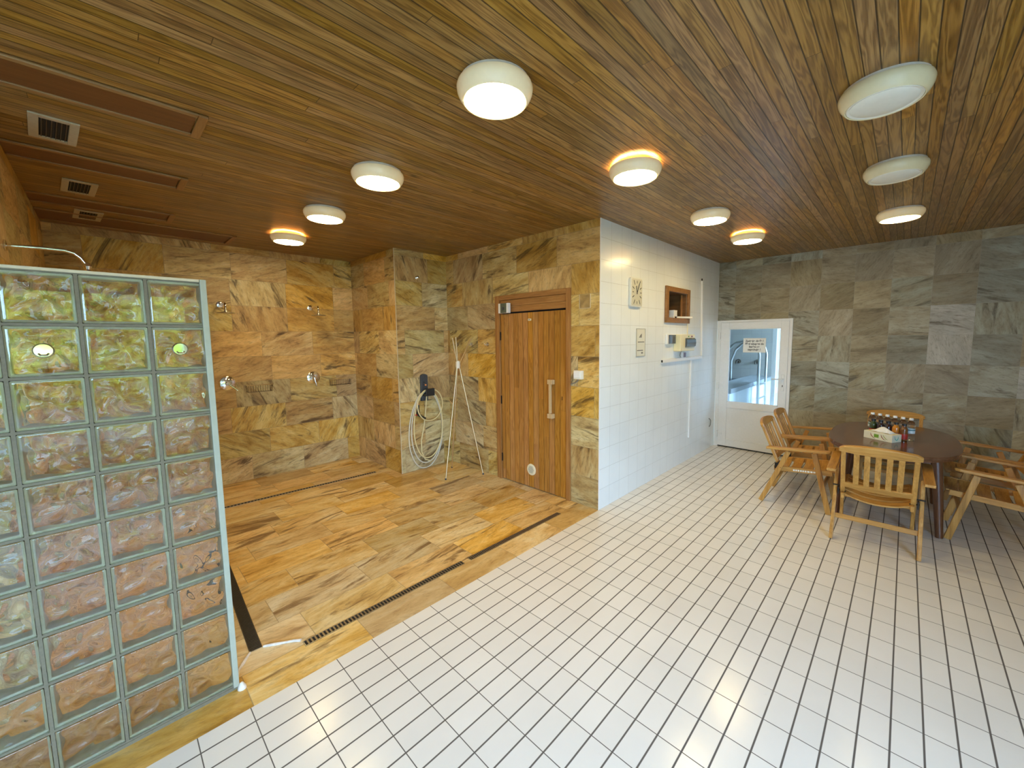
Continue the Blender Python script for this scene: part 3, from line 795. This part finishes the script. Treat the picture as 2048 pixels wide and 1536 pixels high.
def mixer(x, z, lever, label):
    t_ = thing('shower_mixer', label, 'mixer', (x, Yb, z), 0, 'chrome shower mixers')
    MB().lathe([(0, .001), (.082, .001), (.084, .005), (.078, .009), (0, .011)], 40, facing((0, 0, 0), (0, -1, 0))).build('plate', M['chrome'], t_, smooth=True)
    MB().lathe([(0, .009), (.026, .009), (.026, .045), (.02, .052), (0, .053)], 28, facing((0, 0, 0), (0, -1, 0))).build('cartridge', M['chrome'], t_, smooth=True)
    MB().tube([(0, -.045, 0), (lever[0]*.5, -.055, lever[1]*.5), (lever[0], -.07, lever[1])], [.011, .009, .006], 12).build('lever', M['chrome'], t_, smooth=True)
mixer(-2.35, 1.243, (.09, -.09), 'round chrome shower mixer below the left shower head')
mixer(-1.376, 1.240, (.015, -.12), 'round chrome shower mixer below the right shower head')
def basket(x, z, label):
    t_ = thing('wire_basket', label, 'basket', (x, Yb, z), 0, 'chrome wire soap baskets')
    a, d = .14, .115
    MB().tube([(-a, -.004, 0), (-a, -d, 0), (a, -d, 0), (a, -.004, 0)], .0055, 8).build('top_rail', M['chrome'], t_, smooth=True)
    mb = MB()
    mb.tube([(-a+.01, -.006, -.085), (-a+.01, -d+.012, -.085), (a-.01, -d+.012, -.085), (a-.01, -.006, -.085)], .003, 6)
    for k in range(11):
        xx = -a+.012+k*(2*a-.024)/10
        mb.tube([(xx, -d, -.002), (xx, -d+.010, -.085), (xx, -.006, -.085)], .002, 5)
    for k in range(3):
        for s in (-1, 1):
            yy = -.02-k*.035; mb.tube([(s*a, yy, 0), (s*(a-.01), yy, -.085)], .002, 5)
    mb.build('wire_frame', M['dark_steel'], t_, smooth=True)
basket(-2.034, 1.205, 'chrome wire soap basket beside the left shower mixer')
basket(-1.035, 1.205, 'chrome wire soap basket beside the right shower mixer')
t_ = thing('wall_shower', 'curved chrome shower arm with ball joint above the glass blocks', 'shower', (XL, 1.3, 2.265))
MB().lathe([(0, .001), (.03, .001), (.03, .008), (0, .012)], 24, facing((0, 0, 0), (1, 0, 0))).build('flange', M['chrome'], t_, smooth=True)
MB().tube([(.005, 0, .0), (.12, 0, .004), (.21, 0, .004), (.245, 0, -.006), (.27, 0, -.03), (.287, 0, -.062)], .0095, 14).build('arm', M['chrome'], t_, smooth=True)
MB().lathe([(0, .022), (.012, .018), (.02, 0), (.012, -.018), (.016, -.03), (.022, -.05), (.04, -.075), (.046, -.09), (0, -.092)], 28, Matrix.Translation((.292, 0, -.075))).build('rose', M['chrome'], t_, smooth=True)

# ------------------------------------------------------------------ white wall things
ck = thing('wall_clock', 'rectangular pale wall clock showing just past eleven on white tiles', 'clock', (.672, 0, 2.232))
def rrect(hw, hh, r, n=6):
    pts = []
    for cx, cz, a0 in ((hw-r, hh-r, 0), (-hw+r, hh-r, pi/2), (-hw+r, -hh+r, pi), (hw-r, -hh+r, 3*pi/2)):
        pts += [(cx+r*cos(a0+k*pi/2/n), cz+r*sin(a0+k*pi/2/n)) for k in range(n+1)]
    return pts
MB().prism(rrect(.128, .155, .03), 'y', -.030, -.001).build('case', M['clock_case'], ck, .006)
MB().prism(rrect(.112, .140, .02), 'y', -.0325, -.029).build('dial', M['clock_face'], ck)
for k in range(12):
    m = MB(); a = pi/2 - k*pi/6; dx, dz = cos(a), sin(a)
    tt = min(.100/max(1e-6, abs(dx)), .128/max(1e-6, abs(dz))); r0 = tt*.62 if k % 3 else tt*.74
    m.beam((dx*r0, -.0332, dz*r0), (dx*tt*.97, -.0332, dz*tt*.97), .0085, .0012, (0, 1, 0))
    m.build('hour_mark', M['ink'], ck)
MB().beam((.004, -.0348, -.018), (-.018, -.0348, .068), .012, .0015, (0, 1, 0)).build('hour_hand', M['ink'], ck)
MB().beam((-.008, -.0365, -.018), (.046, -.0365, .088), .009, .0015, (0, 1, 0)).build('minute_hand', M['ink'], ck)
nf = thing('niche_frame', 'brown wooden framed opening in the white wall right of the clock', 'frame', ((NX0+NX1)/2, 0, (NZ0+NZ1)/2))
FX, FZ = .369, .224; ix, iz = (NX1-NX0)/2, (NZ1-NZ0)/2
MB().span((-FX, -.028, -FZ), (-ix, -.001, FZ)).build('side_trim', M['frame_dark'], nf, .005)
MB().span((ix, -.028, -FZ), (FX, -.001, FZ)).build('side_trim', M['frame_dark'], nf, .005)
MB().span((-ix, -.028, iz), (ix, -.001, FZ)).build('cross_trim', M['frame_dark'], nf, .005)
MB().span((-ix, -.028, -FZ), (ix, -.001, -iz)).build('cross_trim', M['frame_dark'], nf, .005)
m = MB()
D = .42
m.quad((-ix, 0, -iz), (-ix, D, -iz), (-ix, D, iz), (-ix, 0, iz)); m.quad((ix, 0, -iz), (ix, D, -iz), (ix, D, iz), (ix, 0, iz))
m.quad((-ix, 0, -iz), (ix, 0, -iz), (ix, D, -iz), (-ix, D, -iz)); m.quad((-ix, 0, iz), (ix, 0, iz), (ix, D, iz), (-ix, D, iz))
m.quad((-ix, D, -iz), (ix, D, -iz), (ix, D, iz), (-ix, D, iz))
m.build('niche_lining', M['niche_wood'], nf, fix=False)
MB().span((ix-.03, .05, -iz), (ix-.001, .07, iz)).build('inner_stop', M['pine_z'], nf, .003)
pg = thing('plug_adapter', 'white plug adapter with metal pins lying in the wooden wall niche', 'adapter', (1.80, .05, NZ0))
MB().span((-.05, -.035, .022), (.05, .035, .105)).build('body', M['white_plastic'], pg, .006)
for z in (.032, .098): MB().tube([(.05, 0, z), (.10, -.01, z+.004)], .005, 8).build('pin', M['steel'], pg, smooth=True)
MB().span((-.06, -.03, .0005), (-.01, .03, .022)).build('foot', M['white_plastic'], pg, .004)
tag(MB().beam((1.86, .03, NZ0+.014), (2.13, -.07, NZ0+.016), .022, .026).build('white_stick', M['white_plastic'], bevel=.005), 'white stick poking out over the wooden niche frame', 'stick')
for k, (x, y, hgt, lb) in enumerate(((1.60, .13, .15, 'taller dark bottle at the shadowed left of the wall niche'), (1.68, .12, .11, 'short dark bottle between tall one and white adapter in niche'))):
    t_ = thing('small_bottle', lb, 'bottle', (x, y, NZ0+.0005), 0, 'dark bottles in the wall niche')
    MB().lathe([(0, 0), (.026, 0), (.028, .01), (.028, hgt*.6), (.012, hgt*.8), (.012, hgt*.9), (0, hgt*.9)], 20).build('body', M['juice_dark'], t_, smooth=True)
    MB().lathe([(0, hgt*.89), (.014, hgt*.89), (.014, hgt), (0, hgt)], 16).build('cap', M['black'], t_, smooth=True)
pl = thing('wall_plaque', 'tall narrow pale plaque with small emblem below the clock', 'plaque', (.826, 0, 1.69))
MB().span((-.105, -.006, -.156), (.105, -.001, .156)).build('plate', plain('pale_plaque', (.72, .70, .58), .35, 0, .03), pl, .001)
m = MB(); hw, hh2 = .105, .156
m.span((-hw, -.0085, -hh2), (-hw+.006, -.005, hh2)); m.span((hw-.006, -.0085, -hh2), (hw, -.005, hh2)); m.span((-hw+.006, -.0085, hh2-.005), (hw-.006, -.005, hh2)); m.span((-hw+.006, -.0085, -hh2), (hw-.006, -.005, -hh2+.005))
m.build('plate_rim', plain('grey_plaque_rim', (.34, .33, .27), .4), pl)
MB().prism([(-.045, .055), (-.012, .085), (.022, .098), (.018, .055)], 'y', -.0075, -.0055).build('emblem', M['grey_ink'], pl)
for z, a, b in ((.006, -.07, .07), (-.088, -.085, .055)):
    m = MB(); x = a; r = random.Random(int(z*1000))
    while x < b:
        l = r.uniform(.006, .013); m.span((x, -.0075, z-.005), (x+l, -.0055, z+.005)); x += l+.003
    m.build('fine_print', M['grey_ink'], pl)
MB().prism([(.005, -.115), (.035, -.105), (.06, -.118), (.03, -.130)], 'y', -.0075, -.0055).build('lower_emblem', M['grey_ink'], pl)
tm = thing('wall_thermostat', 'small white thermostat with black face left of the fuse box', 'thermostat', (1.588, 0, 1.72))
MB().span((-.122, -.03, -.062), (.122, -.001, .062)).build('case', M['white_plastic'], tm, .005)
MB().span((-.085, -.036, -.056), (.118, -.029, .056)).build('screen', M['smoked'], tm, .003)
MB().span((.045, -.038, -.04), (.075, -.0355, .03)).build('slider', M['dark_grey'], tm)
fb = thing('fuse_box', 'yellowed ivory fuse box with smoked window on white tiles', 'fuse box', (1.95, 0, 1.672))
MB().span((-.235, -.095, -.108), (.235, -.001, .108)).build('case', M['yellow_ivory'], fb, .008)
MB().prism([(-.095, -.062), (-.117, -.045), (-.122, 0), (-.117, .045), (-.095, .062)], 'x', -.09, .215).build('window_flap', M['smoked'], fb, .002)
m = MB(); m.span((.0, -.0985, .072), (.03, -.0945, .09)); m.build('green_mark', M['green_print'], fb)
MB().span((.10, -.0985, .070), (.15, -.0945, .092)).build('red_mark', M['brown_print'], fb)
so = thing('wall_socket', 'small dark red socket with looped wire under the fuse box', 'socket', (1.985, 0, 1.508))
MB().span((-.075, -.03, -.036), (.075, -.001, .04)).build('socket_box', M['white_plastic'], so, .003)
MB().span((-.005, -.034, -.03), (.068, -.029, .034)).build('socket_face', plain('dark_red_plastic', (.10, .02, .012), .4), so, .002)
MB().tube([(-.04, -.015, .055), (-.085, -.02, .03), (-.10, -.02, -.005), (-.07, -.02, -.03), (-.05, -.02, -.034)], .004, 6).build('wire', M['grey_ink'], so, smooth=True)
GT = 'white cable trunking on the white wall'
t_ = thing('cable_trunking', 'horizontal white cable trunking with open dark end below the fuse box', 'trunking', (1.359, 0, 1.452), 0, GT)
MB().span((0, -.03, -.020), (1.30, -.001, .020)).build('duct', M['white_plastic'], t_, .002)
MB().span((-.001, -.026, -.015), (.002, -.005, .015)).build('open_end', M['slot'], t_)
t_ = thing('cable_trunking', 'upright white cable trunking rising right of the fuse box', 'trunking', (2.685, 0, 1.473), 0, GT)
MB().beam((0, -.012, 0), (-.075, -.012, 1.07), .030, .022, (0, 1, 0)).build('duct', M['white_plastic'], t_, .002)
MB().beam((-.075, -.012, 1.07), (-.077, -.012, 1.10), .012, .012, (0, 1, 0)).build('cable_end', M['ink'], t_)
t_ = thing('cable_trunking', 'thin upright white cable trunking running down towards the floor', 'trunking', (2.284, 0, .325), 0, GT)
MB().span((-.014, -.020, 0), (.014, -.001, 1.10)).build('duct', M['white_plastic'], t_, .002)
tag(MB().tube([(2.143, -.006, 1.93), (2.148, -.006, 1.85), (2.15, -.006, 1.784)], .006, 8).build('cable', M['ivory'], smooth=True), 'short ivory cable from the wooden niche frame down to fuse box', 'cable')
tag(MB().tube([(3.10, -.003, .475), (3.13, -.012, .455), (3.15, -.014, .43), (3.145, -.014, .39), (3.155, -.008, .365), (3.12, -.004, .34)], .006, 8).build('bent_wire', M['grey_ink'], smooth=True), 'dark bent wire low on white wall beside the door', 'wire')

# ------------------------------------------------------------------ white glazed door in the far wall
dr = thing('glazed_door', 'white plastic door with large glass pane in the far corner', 'door', (Xf, 0, 0))
m = MB()
m.span((-.02, -.062, 0), (.07, -.004, 1.995)); m.span((-.02, -1.006, 0), (.07, -.968, 1.995)); m.span((-.02, -.968, 1.962), (.07, -.062, 1.995))
m.build('door_frame', M['pvc'], dr, .003)
MB().span((-.012, -.968, .002), (.06, -.062, .02)).build('threshold', M['black'], dr)
lf = MB()
a, b, zt, zb = -.968, -.064, 1.96, .022
gy0, gy1, gz0, gz1 = -.872, -.184, .730, 1.864
lf.span((-.036, gy1, zb), (.02, b, zt)); lf.span((-.036, a, zb), (.02, gy0, zt))
lf.span((-.036, gy0, gz1), (.02, gy1, zt)); lf.span((-.036, gy0, .635), (.02, gy1, gz0)); lf.span((-.036, gy0, zb), (.02, gy1, .135))
leafd = lf.build('door_leaf', M['pvc'], dr, .004)
MB().span((-.022, gy0, .135), (.01, gy1, .635)).build('lower_panel', M['pvc'], leafd)
m = MB()
for q in ((gy0, gy0+.010, gz0, gz1), (gy1-.010, gy1, gz0, gz1)): m.span((-.030, q[0], q[2]), (-.006, q[1], q[3]))
m.span((-.030, gy0, gz0), (-.006, gy1, gz0+.01)); m.span((-.030, gy0, gz1-.01), (-.006, gy1, gz1))
m.build('glazing_bead', M['pvc'], leafd)
MB().span((-.014, gy0+.004, gz0+.004), (-.008, gy1-.004, gz1-.004)).build('glass_pane', M['pane'], leafd)
hd = MB().span((-.046, -.940, .955), (-.036, -.903, 1.198)).build('handle_plate', M['white_plastic'], leafd, .006)
MB().tube([(-.046, -.921, 1.13), (-.085, -.921, 1.13), (-.09, -.90, 1.13), (-.09, -.795, 1.128)], .010, 12).build('lever', M['white_plastic'], hd, smooth=True)
MB().span((-.0475, -.926, 1.018), (-.0455, -.917, 1.045)).build('keyhole', M['slot'], hd)
for z in (1.757, .978, .203):
    hg = MB().span((-.052, -.062, z-.052), (-.030, -.036, z+.052)).build('hinge', M['white_plastic'], dr, .005)
    MB().span((-.045, -.132, z-.002), (-.034, -.062, z+.036)).build('hinge_arm', M['white_plastic'], hg, .003)
sn = thing('paper_sign', 'white paper sign with four printed lines on the door glass', 'sign', (Xf-.016, -.533, 1.612), 0)
MB().span((-.001, -.151, -.107), (.0, .151, .107)).build('sheet', M['paper'], sn)
for k, line in enumerate(('Zavírejte dveře !', 'Před vstupem do', 'bazénu se', 'osprchujte !')):
    cu = bpy.data.curves.new('lettering', 'FONT'); cu.body = line; cu.size = .041; cu.align_x = 'CENTER'; cu.align_y = 'CENTER'; cu.extrude = .0003; cu.offset = .0011
    cu.materials.append(M['ink'])
    tmp = bpy.data.objects.new('lettering', cu)
    me = bpy.data.meshes.new_from_object(tmp); bpy.data.objects.remove(tmp)
    o = bpy.data.objects.new('lettering', me); C.objects.link(o); o.parent = sn
    o.location = (-.0016, 0, .064-.0425*k); o.rotation_euler = (radians(90), 0, radians(-90)); o.scale = (.88, 1, 1)

# room seen through the door pane
PX1 = 6.9
m = MB()
uvq(m, (Xf, -2.2, -.001), X, Y, PX1-Xf, 4.6); struct('floor_pool', m, M['pool_tile'], 'tiled floor of the pool room behind the glazed door')
m = MB()
uvq(m, (PX1, -2.2, 0), Y, Z, 4.6, H); uvq(m, (Xf+.16, 2.4, 0), X, Z, PX1-Xf-.16, H)
uvq(m, (Xf+.16, -2.2, 0), Y, Z, 1.2, H); uvq(m, (Xf+.16, .0, 0), Y, Z, 2.4, H); uvq(m, (Xf+.16, -1, 2), Y, Z, 1., H-2)
struct('wall_pool', m, M['pool_tile'], 'pale blue tiled walls of the pool room behind the glazed door')
m = MB(); uvq(m, (Xf+.16, -2.2, H), X, Y, PX1-Xf-.16, 4.6); struct('ceiling_pool', m, M['cream'], 'ceiling of the pool room')
m = MB(); uvq(m, (Xf+.16, -2.2, 0), X, Z, 1.0, H); uvq(m, (6.3, -2.2, 0), X, Z, PX1-6.3, H); uvq(m, (Xf+1.16, -2.2, 0), X, Z, 6.3-Xf-1.16, .5); uvq(m, (Xf+1.16, -2.2, 2.5), X, Z, 6.3-Xf-1.16, H-2.5)
struct('wall_pool_window', m, M['pool_tile'], 'window wall of the pool room')
portal('pool_room_daylight', ((Xf+1.16+6.3)/2, -2.22, 1.5), (radians(90), 0, 0), 6.3-Xf-1.16, 2.0)
tb = thing('plunge_pool', 'raised white plunge pool with grey rim seen through the door glass', 'pool', (3.75, -.1, 0))
MB().span((0, 0, 0), (2.95, .06, .80)).build('side_wall', plain('white_pool_tile', (.80, .82, .83), .25, 0, .03), tb)
MB().span((0, -.02, .80), (2.95, .42, .88)).build('rim', plain('grey_pool_rim', (.30, .31, .31), .4, 0, .08), tb, .006)
MB().span((.0, .42, .74), (2.95, 2.3, .78)).build('water', plain('dark_pool_water', (.03, .06, .07), .06, 0, .05), tb)
ld = thing('pool_ladder', 'steel pool ladder with two tall arched rails seen through the door glass', 'ladder', (5.35, -.20, 0))
for s in (-1, 1):
    x = s*.27
    MB().tube([(x, 0, 0), (x, 0, 1.40), (x, .03, 1.52), (x, .12, 1.62), (x, .25, 1.67), (x, .42, 1.62), (x, .56, 1.48), (x, .64, 1.25), (x, .64, .79)], .024, 12).build('rail', M['steel'], ld, smooth=True)
for z in (.31, .57, .83): MB().tube([(-.27, 0, z), (.27, 0, z)], .016, 10).build('rung', M['steel'], ld, smooth=True)
for y, lb in ((.65, 'wall tap on pool room wall seen at left in the door glass'), (.26, 'wall tap in pool room nearest the ladder')):
    t_ = thing('wall_tap', lb, 'tap', (PX1, y, 1.17), 0, 'taps in the pool room')
    MB().lathe([(0, .001), (.05, .001), (.05, .02), (.03, .06), (0, .06)], 20, facing((0, 0, 0), (-1, 0, 0))).build('rose', M['dark_steel'], t_, smooth=True)
    MB().tube([(-.05, 0, 0), (-.10, 0, .03), (-.16, 0, .02), (-.17, 0, -.05)], .018, 10).build('spout', M['dark_steel'], t_, smooth=True)
pd = thing('door_casement', 'open white framed inner door at right behind the door glass', 'door', (4.2, -.62, 0))
m = MB(); m.span((0, -.03, 0), (.07, .03, 2.05)); m.span((.83, -.03, 0), (.9, .03, 2.05)); m.span((.07, -.03, 1.98), (.83, .03, 2.05)); m.span((.07, -.03, 0), (.83, .03, .10)); m.span((.07, -.03, .80), (.83, .03, .88))
m.build('frame', M['pvc'], pd, .004)
MB().span((.07, -.008, .10), (.83, .008, 1.98)).build('panel', plain('pale_blue_panel', (.55, .68, .78), .2, 0, .02), pd)

# ------------------------------------------------------------------ oval table
TB = thing('oval_table', 'dark brown oval table with splayed legs by the far wall', 'table', (1.975, -2.118, 0), 0)
def superell(a, b, e=2.7, n=96):
    return [(a*abs(cos(t))**(2/e)*(1 if cos(t) >= 0 else -1), b*abs(sin(t))**(2/e)*(1 if sin(t) >= 0 else -1)) for t in [2*pi*k/n for k in range(n)]]
MB().prism(superell(.785, .475), 'z', .712, .742).build('tabletop', M['table_top'], TB, .006)
MB().prism(superell(.78, .470), 'z', .700, .712).build('edge_band', M['table_leg'], TB)
m = MB()
for s in (-1, 1): m.span((-.40, s*.30-.012, .60), (.40, s*.30+.012, .70)); m.span((s*.42-.012, -.28, .60), (s*.42+.012, .28, .70))
m.build('apron', M['table_leg'], TB, .003)
for sx in (-1, 1):
    for sy in (-1, 1):
        mb = MB(); mb.tube([(sx*.42, sy*.30, .70), (sx*.45, sy*.33, .35), (sx*.48, sy*.355, 0)], [.038, .034, .025], 14)
        mb.build('leg', M['table_leg'], TB, smooth=True)

# ------------------------------------------------------------------ folding armchairs
GC = 'oiled wooden armchairs around the oval table'
def make_chair(label):
    t_ = thing('garden_armchair', label, 'chair', (0, 0, 0), 0, GC)
    for s in (-1, 1):
        MB().beam((s*.272, -.29, 0), (s*.272, -.060, .575), .026, .044, (0, 1, .4)).build('leg', M['oil_z'], t_, .004)
        MB().beam((s*.244, .29, 0), (s*.244, .150, .585), .026, .046, (0, 1, -.2)).build('leg', M['oil_z'], t_, .004)
        am = MB(); xo = s*.302
        o = [(-.032, -.25), (.032, -.25), (.034, .255), (.018, .285), (-.032, .285)]
        n = len(o); i = len(am.v)
        for dz in (-.012, .012):
            for x, y in o: am.v.append((xo+s*x, y, .592+(y+.25)*.075+dz))
        am.f += [tuple(range(n-1, -1, -1)), tuple(n+k for k in range(n))]
        for k in range(n): am.f.append((k, (k+1) % n, n+(k+1) % n, n+k))
        am.build('armrest', M['oil_y'], t_, .005)
        MB().beam((s*.218, -.19, .365), (s*.218, .30, .405), .024, .048).build('seat_rail', M['oil_y'], t_, .004)
        MB().beam((s*.222, -.145, .40), (s*.222, -.315, .815), .032, .030, (0, 1, .4)).build('back_post', M['oil_z'], t_, .004)
        pv = MB(); pv.tube([(s*.29, -.145, .44), (s*.20, -.145, .44)], .006, 8); pv.tube([(s*.285, -.12, .395), (s*.20, -.15, .395)], .005, 8)
        pv.span((s*.25-.004, -.18, .37), (s*.25+.004, -.12, .43))
        pv.build('pivot', M['black_metal'], t_)
    for y, zc in ((-.135, .372), (-.028, .380), (.078, .388), (.184, .397), (.278, .405)):
        rows = []
        for k in range(13):
            x = -.215+.43*k/12; q = 1-(x/.215)**2; z = zc+.022-.048*q
            rows.append(((x, y-.042, z-.003), (x, y+.042, z+.003)))
        MB().strip(rows, (0, 0, -.013)).build('seat_slat', M['oil_x'], t_, .002)
    # backrest: curved top rail, lower rail and five slats between the posts
    bd = Vector((0, -.17, .415)).normalized()
    def bp(x, s_):        # point on the backrest plane, bowed backward in the middle
        q = 1-(x/.25)**2; p = Vector((x, -.145, .40))+bd*s_; return p+Vector((0, -.022*q, -.009*q))
    tr = MB(); rows = []
    nrm = Vector((0, .925, .379))
    for k in range(17):
        x = -.252+.504*k/16; q = 1-(abs(x)/.252)**2.2
        lo = bp(x, .418); hi = bp(x, .462+.040*q - (.012 if k in (0, 16) else 0))
        rows.append((lo-nrm*.014, hi-nrm*.014))
    tr.strip(rows, nrm*.028).build('top_rail', M['oil_x'], t_, .005)
    rows = [(bp(-.222+.444*k/8, .055)-nrm*.009, bp(-.222+.444*k/8, .105)-nrm*.009) for k in range(9)]
    MB().strip(rows, nrm*.018).build('lower_rail', M['oil_x'], t_, .003)
    for k in range(5):
        x = -.136+.068*k
        MB().beam(bp(x, .09), bp(x, .43), .037, .012, nrm).build('back_slat', M['oil_z'], t_, .002)
    MB().beam((-.26, -.212, .19), (.26, -.212, .19), .020, .040, (0, .4, 1)).build('stretcher', M['oil_x'], t_, .003)
    MB().beam((-.232, .228, .25), (.232, .228, .25), .020, .036, (0, -.25, 1)).build('stretcher', M['oil_x'], t_, .003)
    return t_
ch = make_chair('wooden slatted armchair nearest the viewer, its back to the camera')
ch.location = (1.16, -2.062, 0); ch.rotation_euler.z = radians(-90+1)
spots = [((1.66, -1.425), 180.5, 'wooden slatted armchair at left side of the table, in front of another'),
         ((2.33, -1.412), 181, 'wooden slatted armchair nearest the white glazed door, partly hidden'),
         ((2.70, -2.125), 90, 'wooden armchair behind the bottles with its back to the far wall'),
         ((1.762, -2.815), -1, 'nearer wooden armchair at the right picture edge'),
         ((2.445, -2.85), 1, 'farther wooden armchair at the right picture edge, by the stone wall')]
for (x, y), a, lb in spots:
    c = copy_tree(ch); c.location = (x, y, 0); c.rotation_euler = (0, 0, radians(a)); c['label'] = lb
    if 'in front' in lb:     # pale worn marks on this chair's seat rail
        m = MB(); r = random.Random(4); y0 = -.02
        while y0 < .16:
            l = r.uniform(.012, .02); z = .383+(y0-.05)*.08
            m.span((.2305, y0, z-.008), (.2312, y0+l, z+.008)); y0 += l+.006
        m.build('stamp_mark', M['paper'], c)

# ------------------------------------------------------------------ on the table
TZ = .742
def water_bottle(label):
    t_ = thing('water_bottle', label, 'bottle', (0, 0, 0), 0, 'clear water bottles on the table')
    MB().lathe([(0, .006), (.022, .0), (.030, .004), (.032, .02), (.032, .055), (.0305, .065), (.032, .075), (.032, .118), (.029, .128), (.032, .140), (.032, .155), (.024, .178), (.0135, .188), (.0135, .200), (0, .200)], 24).build('body', M['pet'], t_, smooth=True)
    MB().lathe([(.0326, .072), (.0328, .074), (.0328, .116), (.0326, .118)], 24).build('label_sleeve', M['label_white'], t_, smooth=True)
    MB().lathe([(.0331, .098), (.0333, .099), (.0333, .110), (.0331, .111)], 24).build('label_band', M['label_blue'], t_, smooth=True)
    MB().lathe([(0, .196), (.0155, .196), (.016, .200), (.0155, .214), (.014, .216), (0, .216)], 20).build('cap', M['white_plastic'], t_, smooth=True)
    return t_
wb = water_bottle('clear water bottle at the right end of the row, fully in view')
names = ['leftmost clear water bottle, behind the green drink', 'clear water bottle behind the first dark berry drink', 'clear water bottle behind the second dark berry drink',
         'clear water bottle behind the orange drink', 'clear water bottle behind the red labelled brown drink']
for k in range(6):
    o = wb if k == 5 else copy_tree(wb)
    o.location = (2.035-.030*k, -1.966-.0568*k, TZ)
    if k < 5: o['label'] = names[k]
jl = [('juice_green', 'small bottle of dark green drink at the left end of the front row'), ('juice_dark', 'small dark berry drink bottle beside the green drink'),
      ('juice_dark', 'small dark berry drink bottle beside the orange drink'), ('juice_orange', 'small orange drink bottle behind the tissue box'),
      ('juice_brown', 'small brown drink bottle with red label, next to the last water bottle')]
def juice(mat, label, k):
    t_ = thing('juice_bottle', label, 'bottle', (1.955-.030*k, -1.978-.0568*k, TZ), 0, 'small drink bottles on the table')
    MB().lathe([(0, .004), (.022, 0), (.028, .004), (.029, .02), (.029, .105), (.027, .118), (.018, .132), (.0155, .138), (.0155, .146), (0, .146)], 22).build('body', M[mat], t_, smooth=True)
    MB().lathe([(0, .144), (.018, .144), (.0185, .148), (.018, .164), (0, .166)], 20).build('cap', M['black'], t_, smooth=True)
    MB().lathe([(.0295, .018), (.0298, .02), (.0298, .066), (.0295, .068)], 22).build('label_sleeve', M['label_red'] if k in (0, 1, 4) else M['brown_print'], t_, smooth=True)
for k, (mt, lb) in enumerate(jl): juice(mt, lb, k)
p0, p1 = Vector((1.775, -1.919, 0)), Vector((1.649, -2.129, 0))
ang = atan2((p1-p0).y, (p1-p0).x)
tbx = thing('tissue_box', 'cream printed tissue box in front of the bottles', 'tissue box', (p0.x, p0.y, TZ), ang)
LL, WW, HH = .245, .122, .072
MB().span((0, 0, .0002), (LL, WW, HH)).build('carton', M['box_card'], tbx, .002)
MB().span((.092, -.0008, .022), (.132, .0004, .054)).build('green_logo', M['green_print'], tbx)
m = MB()
for x in (.06, .15): m.tube([(x, -.0006, .058), (x+.008, -.0006, .036), (x+.026, -.0006, .018), (x+.044, -.0006, .012)], [.001, .0035, .003, .001], 6)
m.build('brown_swirl', M['brown_print'], tbx)
m = MB(); m.tube([(.17, -.0006, .062), (.178, -.0006, .042), (.196, -.0006, .024), (.21, -.0006, .02)], [.001, .003, .003, .001], 6)
m.build('olive_swirl', M['olive_print'], tbx)
m = MB(); m.tube([(LL+.0006, .03, .058), (LL+.0006, .04, .03), (LL+.0006, .058, .02), (LL+.0006, .074, .032), (LL+.0006, .08, .055)], [.001, .003, .0032, .003, .001], 6)
m.build('teal_swirl', M['teal_print'], tbx)
ts = MB(); r = random.Random(9); n, mm = 14, 8     # a folded sheet pulled up through the slot
def tis(u, v):
    x = .045+.165*u; y = .061+(v-.5)*.085*(1-.55*sin(pi*u)**1.0*.6)
    z = HH+.002 + (.052*sin(pi*min(1, u*1.0))**.8)*(1-(abs(v-.5)*2)**1.6)*(.75+.35*u) + .004*sin(9*u+7*v)
    return (x, y, max(HH+.0015, z))
for i in range(n+1):
    for j in range(mm+1): ts.v.append(tis(i/n, j/mm))
for i in range(n):
    for j in range(mm): a = i*(mm+1)+j; ts.f.append((a, a+mm+1, a+mm+2, a+1))
o = ts.build('tissue', M['tissue'], tbx, smooth=True)
md = o.modifiers.new('thick', 'SOLIDIFY'); md.thickness = .001
